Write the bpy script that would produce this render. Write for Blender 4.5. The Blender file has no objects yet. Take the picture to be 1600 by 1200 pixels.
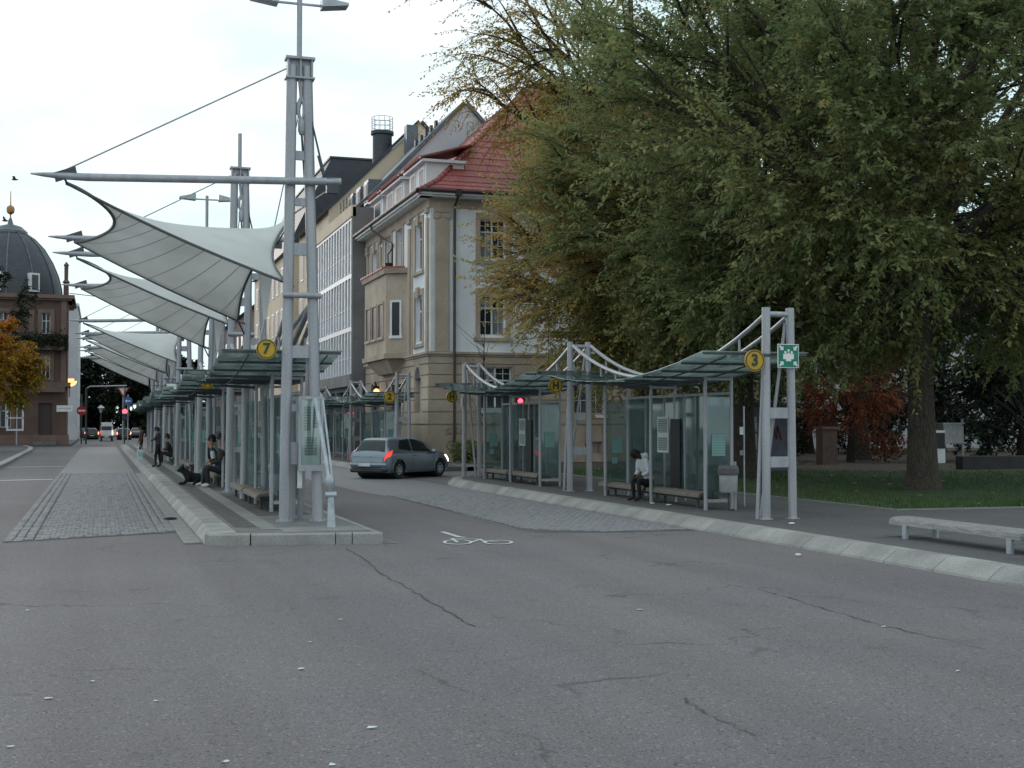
import bpy, bmesh, math, random
import numpy as np
from mathutils import Vector, Matrix
S = bpy.context.scene
COL = S.collection
R = math.radians
# ------------------------------------------------------------------ camera
cam = bpy.data.cameras.new('camera'); camo = bpy.data.objects.new('camera', cam); COL.objects.link(camo)
cam.sensor_width = 36; cam.lens = 45; cam.clip_end = 2000; cam.clip_start = 0.1
camo.location = (0, 0, 1.75)
camo.rotation_euler = (R(90) + math.atan2(63, 2000), 0, -math.atan2(643, 2000))
S.camera = camo
# ------------------------------------------------------------------ sky, sun, exposure
SUN_EL, SUN_AZ = 9.0, -7.0      # low sun over the end of the street, behind cloud
W = bpy.data.worlds.new('World'); S.world = W; W.use_nodes = True
nt = W.node_tree; nt.nodes.clear()
def wn(t, **k):
    n = nt.nodes.new(t)
    for a, b in k.items(): setattr(n, a, b)
    return n
sky = wn('ShaderNodeTexSky', sky_type='NISHITA', sun_disc=False, sun_elevation=R(SUN_EL), sun_rotation=R(SUN_AZ))
sky.air_density = 1.2; sky.dust_density = 2.0; sky.ozone_density = 1.2
tc = wn('ShaderNodeTexCoord'); mp = wn('ShaderNodeMapping'); mp.inputs['Scale'].default_value = (1, 1, 2.4)
nz = wn('ShaderNodeTexNoise'); nz.inputs['Scale'].default_value = 2.2; nz.inputs['Detail'].default_value = 6; nz.inputs['Roughness'].default_value = .55
rp = wn('ShaderNodeValToRGB'); rp.color_ramp.elements[0].position = .46; rp.color_ramp.elements[1].position = .72
rp.color_ramp.elements[0].color = (4.25, 5.45, 5.85, 1); rp.color_ramp.elements[1].color = (7.4, 7.15, 7.05, 1)
mx = wn('ShaderNodeMix', data_type='RGBA'); mx.inputs[0].default_value = .985
bg = wn('ShaderNodeBackground'); bg.inputs[1].default_value = .11
wo = wn('ShaderNodeOutputWorld')
L = nt.links.new
L(tc.outputs['Generated'], mp.inputs['Vector']); L(mp.outputs[0], nz.inputs['Vector']); L(nz.outputs['Fac'], rp.inputs[0])
L(sky.outputs[0], mx.inputs[6]); L(rp.outputs[0], mx.inputs[7]); L(mx.outputs[2], bg.inputs[0]); L(bg.outputs[0], wo.inputs[0])
sl = bpy.data.lights.new('sun', 'SUN'); sl.energy = .5; sl.angle = R(18); sl.color = (1, .88, .8)
so = bpy.data.objects.new('sun', sl); COL.objects.link(so)
sd = Vector((math.sin(R(SUN_AZ)) * math.cos(R(SUN_EL)), math.cos(R(SUN_AZ)) * math.cos(R(SUN_EL)), math.sin(R(SUN_EL))))
so.rotation_euler = (-sd).to_track_quat('-Z', 'Y').to_euler()
S.view_settings.view_transform = 'Standard'; S.view_settings.look = 'None'
S.view_settings.exposure = 0.74; S.view_settings.gamma = 1
# ------------------------------------------------------------------ materials
MATS = {}
def mat(name, col, col2=None, rough=.7, metal=0., scale=3., det=4, lo=.35, hi=.65, fine=None, bump=None, spec=.5,
        stripes=None, emit=0, tr=0, streak=None):
    """procedural material: two tones by noise, optional fine speckle, bump, stripes (axis, period, dark, width)"""
    if name in MATS: return MATS[name]
    m = bpy.data.materials.new(name); m.use_nodes = True; t = m.node_tree; N = t.nodes; lk = t.links.new
    p = N['Principled BSDF']; p.inputs['Roughness'].default_value = rough; p.inputs['Metallic'].default_value = metal
    p.inputs['Specular IOR Level'].default_value = spec
    g = N.new('ShaderNodeNewGeometry'); pos = g.outputs['Position']
    if col2 is None: col2 = tuple(c * .82 for c in col)
    n = N.new('ShaderNodeTexNoise'); n.inputs['Scale'].default_value = scale; n.inputs['Detail'].default_value = det; lk(pos, n.inputs['Vector'])
    if streak:
        mpp = N.new('ShaderNodeMapping'); mpp.inputs['Scale'].default_value = streak; lk(pos, mpp.inputs[0]); lk(mpp.outputs[0], n.inputs['Vector'])
    r = N.new('ShaderNodeValToRGB'); r.color_ramp.elements[0].position = lo; r.color_ramp.elements[1].position = hi
    r.color_ramp.elements[0].color = (*col2, 1); r.color_ramp.elements[1].color = (*col, 1); lk(n.outputs['Fac'], r.inputs[0])
    out = r.outputs[0]
    if fine:
        f = N.new('ShaderNodeTexNoise'); f.inputs['Scale'].default_value = fine[0]; f.inputs['Detail'].default_value = 2; lk(pos, f.inputs['Vector'])
        mr = N.new('ShaderNodeMapRange'); mr.inputs[1].default_value = .3; mr.inputs[2].default_value = .7; mr.inputs[3].default_value = 1 - fine[1]; mr.inputs[4].default_value = 1 + fine[1]
        lk(f.outputs['Fac'], mr.inputs[0])
        mm = N.new('ShaderNodeMix'); mm.data_type = 'RGBA'; mm.blend_type = 'MULTIPLY'; mm.inputs[0].default_value = 1
        lk(out, mm.inputs[6]); lk(mr.outputs[0], mm.inputs[7]); out = mm.outputs[2]
    if stripes:
        ax, per, dark, wd = stripes
        sx = N.new('ShaderNodeSeparateXYZ'); lk(pos, sx.inputs[0])
        m1 = N.new('ShaderNodeMath'); m1.operation = 'MULTIPLY'; m1.inputs[1].default_value = 1 / per; lk(sx.outputs[ax], m1.inputs[0])
        m2 = N.new('ShaderNodeMath'); m2.operation = 'FRACT'; lk(m1.outputs[0], m2.inputs[0])
        m3 = N.new('ShaderNodeMath'); m3.operation = 'LESS_THAN'; m3.inputs[1].default_value = wd; lk(m2.outputs[0], m3.inputs[0])
        mm = N.new('ShaderNodeMix'); mm.data_type = 'RGBA'; lk(m3.outputs[0], mm.inputs[0]); lk(out, mm.inputs[6]); mm.inputs[7].default_value = (*[c * dark for c in col], 1); out = mm.outputs[2]
    lk(out, p.inputs['Base Color'])
    if bump:
        b = N.new('ShaderNodeBump'); b.inputs['Strength'].default_value = bump[1]; b.inputs['Distance'].default_value = bump[2] if len(bump) > 2 else .01
        f = N.new('ShaderNodeTexNoise'); f.inputs['Scale'].default_value = bump[0]; f.inputs['Detail'].default_value = 4; lk(pos, f.inputs['Vector'])
        lk(f.outputs['Fac'], b.inputs['Height']); lk(b.outputs[0], p.inputs['Normal'])
    if emit:
        lk(out, p.inputs['Emission Color']); p.inputs['Emission Strength'].default_value = emit
    if tr:
        o = N['Material Output']; tl = N.new('ShaderNodeBsdfTranslucent'); lk(out, tl.inputs[0])
        ms = N.new('ShaderNodeMixShader'); ms.inputs[0].default_value = tr; lk(p.outputs[0], ms.inputs[1]); lk(tl.outputs[0], ms.inputs[2]); lk(ms.outputs[0], o.inputs[0])
    MATS[name] = m; return m
def glass_mat(name, tint, refl=.12, dirt=.12, dirtcol=(.35, .42, .4), trans=False):
    m = bpy.data.materials.new(name); m.use_nodes = True; t = m.node_tree; N = t.nodes; lk = t.links.new
    N.remove(N['Principled BSDF']); o = N['Material Output']
    tr = N.new('ShaderNodeBsdfTransparent'); tr.inputs[0].default_value = (*tint, 1)
    gl = N.new('ShaderNodeBsdfGlossy'); gl.inputs['Roughness'].default_value = .04; gl.inputs[0].default_value = (.9, .95, .95, 1)
    fr = N.new('ShaderNodeFresnel'); fr.inputs[0].default_value = 1.45
    ad = N.new('ShaderNodeMath'); ad.operation = 'ADD'; ad.inputs[1].default_value = refl * .3; lk(fr.outputs[0], ad.inputs[0])
    m1 = N.new('ShaderNodeMixShader'); lk(ad.outputs[0], m1.inputs[0]); lk(tr.outputs[0], m1.inputs[1]); lk(gl.outputs[0], m1.inputs[2])
    df = N.new('ShaderNodeBsdfTranslucent' if trans else 'ShaderNodeBsdfDiffuse'); df.inputs[0].default_value = (*dirtcol, 1)
    g = N.new('ShaderNodeNewGeometry'); n = N.new('ShaderNodeTexNoise'); n.inputs['Scale'].default_value = 1.7; n.inputs['Detail'].default_value = 5; lk(g.outputs['Position'], n.inputs['Vector'])
    mr = N.new('ShaderNodeMapRange'); mr.inputs[1].default_value = .3; mr.inputs[2].default_value = .75; mr.inputs[3].default_value = dirt * .4; mr.inputs[4].default_value = dirt * 1.6; lk(n.outputs['Fac'], mr.inputs[0])
    m2 = N.new('ShaderNodeMixShader'); lk(mr.outputs[0], m2.inputs[0]); lk(m1.outputs[0], m2.inputs[1]); lk(df.outputs[0], m2.inputs[2]); lk(m2.outputs[0], o.inputs[0])
    MATS[name] = m; return m
def asphalt_mat(name, col, col2, crack=.5, fine=.35):
    m = mat(name, col, col2, rough=.9, scale=.3, det=6, lo=.3, hi=.7, fine=(70, fine), bump=(120, .5, .006), spec=.25)
    t = m.node_tree; N = t.nodes; lk = t.links.new; p = N['Principled BSDF']
    src = p.inputs['Base Color'].links[0].from_socket
    pos = [n for n in N if n.type == 'NEW_GEOMETRY'][0].outputs['Position']
    # pale and dark chips of aggregate
    v = N.new('ShaderNodeTexVoronoi'); v.inputs['Scale'].default_value = 58; lk(pos, v.inputs['Vector'])
    ramp = N.new('ShaderNodeValToRGB'); e = ramp.color_ramp.elements; e[0].position = 0; e[0].color = (.5, .5, .5, 1); e[1].position = 1; e[1].color = (.62, .62, .62, 1)
    e2 = ramp.color_ramp.elements.new(.9); e2.color = (1.0, 1.0, 1.0, 1); e3 = ramp.color_ramp.elements.new(.12); e3.color = (1, 1, 1, 1); e[-1].color = (1.6, 1.6, 1.55, 1); e[0].color = (.55, .55, .56, 1)
    sp = N.new('ShaderNodeSeparateColor'); lk(v.outputs['Color'], sp.inputs[0]); lk(sp.outputs[0], ramp.inputs[0])
    mm = N.new('ShaderNodeMix'); mm.data_type = 'RGBA'; mm.blend_type = 'MULTIPLY'; mm.inputs[0].default_value = 1; lk(src, mm.inputs[6]); lk(ramp.outputs[0], mm.inputs[7])
    # wandering hairline cracks, only where a second noise lets them through
    wn_ = N.new('ShaderNodeTexNoise'); wn_.inputs['Scale'].default_value = 1.3; wn_.inputs['Detail'].default_value = 5; lk(pos, wn_.inputs['Vector'])
    va = N.new('ShaderNodeVectorMath'); va.operation = 'MULTIPLY_ADD'; va.inputs[1].default_value = (1.4, 1.4, 0); lk(wn_.outputs['Color'], va.inputs[0]); lk(pos, va.inputs[2])
    vc = N.new('ShaderNodeTexVoronoi'); vc.feature = 'DISTANCE_TO_EDGE'; vc.inputs['Scale'].default_value = .28; lk(va.outputs[0], vc.inputs['Vector'])
    lt = N.new('ShaderNodeMapRange'); lt.inputs[1].default_value = .002; lt.inputs[2].default_value = .007; lt.inputs[3].default_value = 1; lt.inputs[4].default_value = 0; lk(vc.outputs['Distance'], lt.inputs[0])
    nn = N.new('ShaderNodeTexNoise'); nn.inputs['Scale'].default_value = .5; lk(pos, nn.inputs['Vector'])
    gt = N.new('ShaderNodeMapRange'); gt.inputs[1].default_value = .5; gt.inputs[2].default_value = .6; lk(nn.outputs['Fac'], gt.inputs[0])
    mu = N.new('ShaderNodeMath'); mu.operation = 'MULTIPLY'; lk(lt.outputs[0], mu.inputs[0]); lk(gt.outputs[0], mu.inputs[1])
    mu2 = N.new('ShaderNodeMath'); mu2.operation = 'MULTIPLY'; mu2.inputs[1].default_value = crack; lk(mu.outputs[0], mu2.inputs[0])
    m3 = N.new('ShaderNodeMix'); m3.data_type = 'RGBA'; lk(mu2.outputs[0], m3.inputs[0]); lk(mm.outputs[2], m3.inputs[6]); m3.inputs[7].default_value = (.03, .03, .032, 1)
    # faint lanes polished by tyres, running along the street, and a few oily blotches
    mpw = N.new('ShaderNodeMapping'); mpw.inputs['Scale'].default_value = (1.1, .05, 1); lk(pos, mpw.inputs[0])
    nw = N.new('ShaderNodeTexNoise'); nw.inputs['Scale'].default_value = 1.0; nw.inputs['Detail'].default_value = 3; lk(mpw.outputs[0], nw.inputs['Vector'])
    rw = N.new('ShaderNodeMapRange'); rw.inputs[1].default_value = .3; rw.inputs[2].default_value = .7; rw.inputs[3].default_value = .88; rw.inputs[4].default_value = 1.1; lk(nw.outputs['Fac'], rw.inputs[0])
    no = N.new('ShaderNodeTexNoise'); no.inputs['Scale'].default_value = 1.1; no.inputs['Detail'].default_value = 5; lk(pos, no.inputs['Vector'])
    ro = N.new('ShaderNodeMapRange'); ro.inputs[1].default_value = .64; ro.inputs[2].default_value = .74; ro.inputs[3].default_value = 1; ro.inputs[4].default_value = .80; lk(no.outputs['Fac'], ro.inputs[0])
    mw = N.new('ShaderNodeMath'); mw.operation = 'MULTIPLY'; lk(rw.outputs[0], mw.inputs[0]); lk(ro.outputs[0], mw.inputs[1])
    m4 = N.new('ShaderNodeMix'); m4.data_type = 'RGBA'; m4.blend_type = 'MULTIPLY'; m4.inputs[0].default_value = 1; lk(m3.outputs[2], m4.inputs[6]); lk(mw.outputs[0], m4.inputs[7])
    lk(m4.outputs[2], p.inputs['Base Color']); return m
def leaf_mat(name, stops, tr=.35):
    """leaf colour from the face attribute 'hue' (0..1) through the given stops, with a little per-leaf change"""
    m = bpy.data.materials.new(name); m.use_nodes = True; t = m.node_tree; N = t.nodes; lk = t.links.new
    p = N['Principled BSDF']; p.inputs['Roughness'].default_value = .55; p.inputs['Specular IOR Level'].default_value = .3
    a = N.new('ShaderNodeAttribute'); a.attribute_name = 'hue'
    r = N.new('ShaderNodeValToRGB')
    while len(r.color_ramp.elements) < len(stops): r.color_ramp.elements.new(.5)
    for e, (q, c) in zip(r.color_ramp.elements, stops): e.position = q; e.color = (*c, 1)
    lk(a.outputs['Fac'], r.inputs[0]); lk(r.outputs[0], p.inputs['Base Color'])
    o = N['Material Output']; tl = N.new('ShaderNodeBsdfTranslucent'); lk(r.outputs[0], tl.inputs[0])
    ms = N.new('ShaderNodeMixShader'); ms.inputs[0].default_value = tr; lk(p.outputs[0], ms.inputs[1]); lk(tl.outputs[0], ms.inputs[2]); lk(ms.outputs[0], o.inputs[0])
    MATS[name] = m; return m
asphalt_mat('asphalt', (.172, .156, .158), (.146, .130, .139))
asphalt_mat('asphalt_old', (.181, .173, .168), (.155, .144, .147))
asphalt_mat('asphalt_walk', (.118, .116, .118), (.092, .09, .093), crack=.3, fine=.2)
mat('sett', (.215, .212, .225), (.17, .168, .178), rough=.75, scale=6, fine=(50, .2), bump=(60, .4))
mat('sett_light', (.245, .242, .255), (.20, .198, .208), rough=.75, scale=5, fine=(50, .2), bump=(60, .4))
mat('joint', (.10, .098, .102), rough=.95)
mat('kerb', (.315, .308, .296), (.205, .20, .192), rough=.85, scale=1.7, det=8, fine=(45, .15), bump=(40, .4))
mat('slab', (.175, .17, .165), (.13, .128, .125), rough=.85, scale=3, fine=(40, .15), bump=(40, .3))
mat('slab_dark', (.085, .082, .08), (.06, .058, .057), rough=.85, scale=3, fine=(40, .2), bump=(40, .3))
mat('slab_light', (.24, .238, .23), (.19, .19, .185), rough=.85, scale=3, fine=(40, .15))
mat('paint_white', (.62, .62, .62), (.34, .34, .34), rough=.7, scale=14, lo=.3, hi=.55)
mat('steel', (.37, .375, .40), (.27, .275, .295), rough=.5, metal=.3, scale=1.2, det=8, lo=.25, hi=.6, streak=(6, 6, .7), fine=(30, .08))
mat('steel_dark', (.07, .075, .085), rough=.5, metal=.3)
mat('galv', (.42, .45, .48), (.32, .34, .37), rough=.45, metal=.5, scale=8)
mat('black', (.012, .012, .013), rough=.6)
mat('rubber', (.02, .02, .021), rough=.8)
mat('wood', (.20, .165, .135), (.12, .10, .085), rough=.8, scale=4, streak=(9, 1.2, 9), fine=(40, .2), bump=(30, .3))
mat('wood_grey', (.28, .272, .265), (.18, .175, .17), rough=.8, scale=4, streak=(9, 1.2, 9), fine=(40, .15), bump=(30, .3))
glass_mat('glass', (.70, .79, .78), dirtcol=(.30, .35, .345)); glass_mat('glass_roof', (.76, .85, .84), dirt=.52, dirtcol=(.48, .545, .53), trans=True)
glass_mat('glass_info', (.92, .97, .96), dirt=.06)
mat('crack', (.075, .074, .076), rough=.95)
mat('sett_far', (.185, .182, .194), (.160, .158, .168), rough=.75, scale=9, fine=(30, .12))
mat('win_dark', (.03, .036, .042), (.018, .02, .024), rough=.12, spec=.35, scale=.6)
mat('win_far', (.05, .055, .062), (.03, .033, .038), rough=.5, spec=.15, scale=.6)
mat('win_curtain', (.30, .30, .31), (.16, .165, .175), rough=.15, spec=.4, scale=1.5, streak=(5, 5, .4))
mat('win_grey', (.10, .11, .125), (.05, .055, .065), rough=.12, spec=.8, scale=.5)
mat('white_paint', (.72, .73, .74), (.6, .61, .62), rough=.5, scale=2)
mat('plaster_white', (.84, .85, .88), (.70, .71, .735), rough=.85, scale=.7, det=7, fine=(25, .05), bump=(40, .15))
mat('plaster_cream', (.70, .56, .42), (.60, .48, .36), rough=.85, scale=.6, det=7)
mat('plaster_grey', (.50, .50, .52), (.42, .42, .44), rough=.85, scale=.6, det=7)
mat('sandstone', (.45, .37, .295), (.34, .27, .212), rough=.85, scale=.9, det=8, fine=(20, .14), bump=(30, .3))
mat('sandstone_joint', (.10, .075, .06), rough=.9)
mat('redstone', (.14, .085, .07), (.09, .056, .048), rough=.85, scale=.8, det=8, fine=(12, .2))
mat('redstone_trim', (.19, .125, .10), (.14, .09, .075), rough=.85, scale=1)
mat('tile', (.36, .085, .075), (.24, .056, .052), rough=.55, scale=1.6, det=6, fine=(9, .16), stripes=(0, .21, .55, .12))
mat('tile_y', (.36, .085, .075), (.24, .056, .052), rough=.55, scale=1.6, det=6, fine=(9, .16), stripes=(1, .21, .55, .12))
mat('slate', (.045, .05, .062), (.032, .035, .044), rough=.55, scale=3, stripes=(2, .3, .6, .12))
mat('zinc', (.12, .14, .16), (.09, .10, .12), rough=.45, metal=.3)
mat('brown_metal', (.055, .035, .032), rough=.5)
mat('concrete', (.19, .182, .18), (.14, .135, .135), rough=.85, scale=1, det=8, stripes=(2, .62, .75, .03))
mat('office_white', (.66, .67, .70), (.58, .59, .62), rough=.5)
mat('office_glass', (.34, .36, .40), (.24, .26, .29), rough=.1, spec=.8, scale=.8, det=2)
mat('bark', (.075, .058, .046), (.035, .028, .023), rough=.95, scale=5, streak=(5, 5, 1.1), fine=(25, .3), bump=(14, 1., .05))
mat('bark_dark', (.030, .025, .021), rough=.95, scale=6)
mat('grass', (.040, .075, .016), (.025, .052, .012), rough=.95, scale=1.2, det=8, fine=(30, .4))
mat('blade', (.05, .105, .018), (.035, .075, .014), rough=.8, scale=2.5, tr=.3)
mat('soil', (.085, .06, .042), (.05, .038, .028), rough=.95, scale=3, det=8, fine=(25, .4))
mat('yellow_sign', (.50, .30, .012), (.42, .24, .01), rough=.45, scale=5)
mat('green_dark', (.015, .05, .025), rough=.5)
mat('green_sign', (.0, .19, .115), rough=.45)
mat('paper', (.62, .66, .63), (.5, .54, .52), rough=.8, scale=8)
mat('paper_print', (.34, .39, .38), rough=.8, stripes=(2, .045, .45, .4))
mat('red_sign', (.42, .02, .02), rough=.45); mat('blue_sign', (.03, .11, .32), rough=.45)
mat('red_lamp', (1, .03, .05), emit=6); mat('tail_lamp', (1, .08, .07), emit=.55, rough=.2); mat('tail_glow', (1, .10, .06), emit=12)
mat('head_lamp', (1, .85, .65), emit=6); mat('orange_lamp', (1, .45, .08), emit=4); mat('amber_lamp', (1, .38, .10), emit=3)
mat('plastic_dark', (.03, .032, .035), rough=.5)
mat('bin_grey', (.36, .37, .38), (.28, .29, .30), rough=.5, metal=.2, scale=6)
mat('bag', (.10, .10, .11), rough=.35, bump=(25, 1, .02))
mat('bag_blue', (.25, .5, .55), rough=.5)
mat('skin', (.36, .20, .14), rough=.6); mat('skin_dark', (.06, .035, .025), rough=.55)
mat('cloth_white', (.62, .63, .68), (.5, .51, .55), rough=.9, scale=9, bump=(14, .6, .03)); mat('cloth_black', (.014, .014, .016), rough=.9)
mat('cloth_navy', (.03, .035, .05), (.02, .022, .03), rough=.9); mat('cloth_grey', (.065, .065, .07), rough=.9); mat('cloth_olive', (.022, .023, .02), rough=.9)
mat('cloth_jeans', (.05, .07, .09), rough=.9); mat('cloth_brown', (.06, .03, .025), rough=.9); mat('hair', (.012, .01, .009), rough=.8); mat('shoe_white', (.6, .6, .6), rough=.7)
mat('fur', (.008, .008, .009), rough=.9, bump=(40, 1, .03))
mat('graffiti', (.03, .028, .03), rough=.8); mat('graffiti_red', (.3, .03, .04), rough=.7); mat('cabinet', (.14, .16, .22), (.10, .115, .16), rough=.6)
mat('hedge_wall', (.05, .05, .052), rough=.9)
# sail membrane: white coated fabric, light passes through
m = mat('membrane', (.86, .855, .84), (.76, .755, .735), rough=.6, scale=.9, det=7, tr=.5)
mat('membrane_seam', (.52, .515, .50), rough=.6)
mat('membrane_edge', (.10, .10, .105), rough=.6)
leaf_mat('leaf_linden', [(0, (.14, .19, .078)), (.45, (.25, .28, .115)), (.7, (.40, .345, .13)), (.88, (.50, .36, .13)), (1, (.52, .29, .10))], tr=.5)
leaf_mat('leaf_locust', [(0, (.10, .11, .035)), (.4, (.22, .19, .045)), (.75, (.38, .26, .05)), (1, (.40, .20, .04))], tr=.45)
leaf_mat('leaf_orange', [(0, (.16, .15, .02)), (.4, (.36, .22, .02)), (1, (.52, .19, .03))])
leaf_mat('leaf_maple', [(0, (.10, .05, .025)), (.5, (.26, .085, .04)), (1, (.36, .11, .05))])
leaf_mat('leaf_ever', [(0, (.008, .015, .008)), (.6, (.016, .028, .012)), (1, (.04, .05, .02))], tr=.15)
leaf_mat('leaf_fallen', [(0, (.10, .06, .02)), (.5, (.25, .17, .05)), (1, (.38, .30, .14))], tr=0)
# ------------------------------------------------------------------ mesh helpers
def tag(o, label=None, cat=None, group=None, kind=None):
    if label: o['label'] = label
    if cat: o['category'] = cat
    if group: o['group'] = group
    if kind: o['kind'] = kind
    return o
def empty(name, loc, label=None, cat=None, group=None, rz=0, kind=None):
    o = bpy.data.objects.new(name, None); COL.objects.link(o); o.location = loc; o.rotation_euler[2] = rz
    o.empty_display_size = .2
    return tag(o, label, cat, group, kind)
def origin(o):
    v = Vector((0, 0, 0))
    while o is not None: v += o.location; o = o.parent
    return v
def link(name, me, parent=None, loc=None):
    o = bpy.data.objects.new(name, me); COL.objects.link(o)
    if parent is not None: o.parent = parent
    if loc is not None: o.location = loc
    return o
def copy_tree(o, parent=None):
    c = o.copy(); COL.objects.link(c); c.parent = parent
    for ch in list(o.children): copy_tree(ch, c)
    return c
class MB:
    def __init__(s): s.v = []; s.f = []; s.mi = []
    def add(s, vs, fs, mi=0):
        b = len(s.v); s.v.extend([tuple(v) for v in vs]); s.f.extend([tuple(i + b for i in f) for f in fs]); s.mi.extend([mi] * len(fs)); return s
    def box(s, x0, x1, y0, y1, z0, z1, mi=0):
        return s.add([(x0, y0, z0), (x1, y0, z0), (x1, y1, z0), (x0, y1, z0), (x0, y0, z1), (x1, y0, z1), (x1, y1, z1), (x0, y1, z1)],
                     [(0, 3, 2, 1), (4, 5, 6, 7), (0, 1, 5, 4), (1, 2, 6, 5), (2, 3, 7, 6), (3, 0, 4, 7)], mi)
    def bbox(s, x0, x1, y0, y1, z0, z1, b=.02, mi=0):
        """box with a chamfered top edge"""
        return s.add([(x0, y0, z0), (x1, y0, z0), (x1, y1, z0), (x0, y1, z0), (x0, y0, z1 - b), (x1, y0, z1 - b), (x1, y1, z1 - b), (x0, y1, z1 - b),
                      (x0 + b, y0 + b, z1), (x1 - b, y0 + b, z1), (x1 - b, y1 - b, z1), (x0 + b, y1 - b, z1)],
                     [(0, 3, 2, 1), (8, 9, 10, 11), (0, 1, 5, 4), (1, 2, 6, 5), (2, 3, 7, 6), (3, 0, 4, 7), (4, 5, 9, 8), (5, 6, 10, 9), (6, 7, 11, 10), (7, 4, 8, 11)], mi)
    def obox(s, c, ax, ay, az, mi=0):
        c = Vector(c); ax = Vector(ax); ay = Vector(ay); az = Vector(az)
        vs = [c + sx * ax + sy * ay + sz * az for sz in (-1, 1) for sx, sy in ((-1, -1), (1, -1), (1, 1), (-1, 1))]
        return s.add(vs, [(0, 3, 2, 1), (4, 5, 6, 7), (0, 1, 5, 4), (1, 2, 6, 5), (2, 3, 7, 6), (3, 0, 4, 7)], mi)
    def bar(s, a, b, w, h, mi=0, upv=(0, 0, 1)):
        a = Vector(a); b = Vector(b); d = (b - a); L_ = d.length; d.normalize()
        sv = d.cross(Vector(upv))
        if sv.length < 1e-4: sv = d.cross(Vector((1, 0, 0)))
        sv.normalize(); uv = sv.cross(d)
        return s.obox((a + b) / 2, d * L_ / 2, sv * w / 2, uv * h / 2, mi)
    def tube(s, pts, r, n=8, caps=True, mi=0):
        pts = [Vector(p) for p in pts]; k = len(pts); rs = r if isinstance(r, (list, tuple)) else [r] * k
        T = []
        for i in range(k):
            t = pts[min(i + 1, k - 1)] - pts[max(i - 1, 0)]
            T.append(t.normalized() if t.length > 1e-9 else Vector((0, 0, 1)))
        u = T[0].orthogonal().normalized(); vs = []
        for i in range(k):
            u = (u - T[i] * u.dot(T[i]));
            if u.length < 1e-6: u = T[i].orthogonal()
            u.normalize(); w = T[i].cross(u)
            for j in range(n):
                a = 2 * math.pi * j / n; vs.append(pts[i] + (u * math.cos(a) + w * math.sin(a)) * rs[i])
        fs = [(i * n + j, i * n + (j + 1) % n, (i + 1) * n + (j + 1) % n, (i + 1) * n + j) for i in range(k - 1) for j in range(n)]
        if caps: fs += [tuple(range(n - 1, -1, -1)), tuple(range((k - 1) * n, k * n))]
        return s.add(vs, fs, mi)
    def lathe(s, prof, c=(0, 0, 0), n=16, mi=0, axis='z', a0=0, a1=2 * math.pi):
        c = Vector(c); full = abs(a1 - a0 - 2 * math.pi) < 1e-6; m_ = n if full else n + 1; vs = []
        for (r, z) in prof:
            for j in range(m_):
                a = a0 + (a1 - a0) * j / n; x, y = r * math.cos(a), r * math.sin(a)
                vs.append(c + (Vector((x, y, z)) if axis == 'z' else Vector((x, z, y)) if axis == 'y' else Vector((z, x, y))))
        fs = []
        for i in range(len(prof) - 1):
            for j in range(n):
                j2 = (j + 1) % m_; q = (i * m_ + j, i * m_ + j2, (i + 1) * m_ + j2, (i + 1) * m_ + j)
                fs.append(q if axis != 'y' else q[::-1])
        return s.add(vs, fs, mi)
    def prism(s, poly, d, mi=0):
        """closed planar polygon (3d points) extruded by vector d"""
        p = [Vector(a) for a in poly]; d = Vector(d); n = len(p)
        fs = [tuple(range(n - 1, -1, -1)), tuple(range(n, 2 * n))] + [(i, (i + 1) % n, n + (i + 1) % n, n + i) for i in range(n)]
        return s.add(p + [a + d for a in p], fs, mi)
    def quad(s, a, b, c, d, mi=0): return s.add([a, b, c, d], [(0, 1, 2, 3)], mi)
    def mesh(s, name, mats, off=(0, 0, 0), smooth=False):
        me = bpy.data.meshes.new(name); me.from_pydata([(x - off[0], y - off[1], z - off[2]) for x, y, z in s.v], [], s.f)
        for k in ([mats] if isinstance(mats, str) else mats): me.materials.append(MATS[k])
        if any(s.mi): me.polygons.foreach_set('material_index', s.mi)
        if smooth:
            me.polygons.foreach_set('use_smooth', [True] * len(me.polygons)); me.set_sharp_from_angle(angle=R(40))
        me.update(); return me
    def build(s, name, mats, parent=None, smooth=False, loc=None):
        off = origin(parent) if parent is not None else Vector((0, 0, 0))
        if loc is not None: off = Vector(loc)
        o = link(name, s.mesh(name, mats, off, smooth), parent)
        if loc is not None: o.location = Vector(loc) - (origin(parent) if parent is not None else Vector((0, 0, 0)))
        return o
def rawmesh(name, V, F, matname, parent=None, hue=None, smooth=False):
    """fast mesh from numpy: V (n,3), F (m,k)"""
    me = bpy.data.meshes.new(name); k = F.shape[1]
    me.vertices.add(len(V)); me.vertices.foreach_set('co', V.astype(np.float32).ravel())
    me.loops.add(F.size); me.loops.foreach_set('vertex_index', F.astype(np.int32).ravel())
    me.polygons.add(len(F)); me.polygons.foreach_set('loop_start', np.arange(0, F.size, k, dtype=np.int32))
    if hue is not None:
        a = me.attributes.new('hue', 'FLOAT', 'FACE'); a.data.foreach_set('value', hue.astype(np.float32))
    me.materials.append(MATS[matname]); me.update(calc_edges=True)
    if smooth: me.polygons.foreach_set('use_smooth', [True] * len(F))
    return link(name, me, parent)
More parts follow.
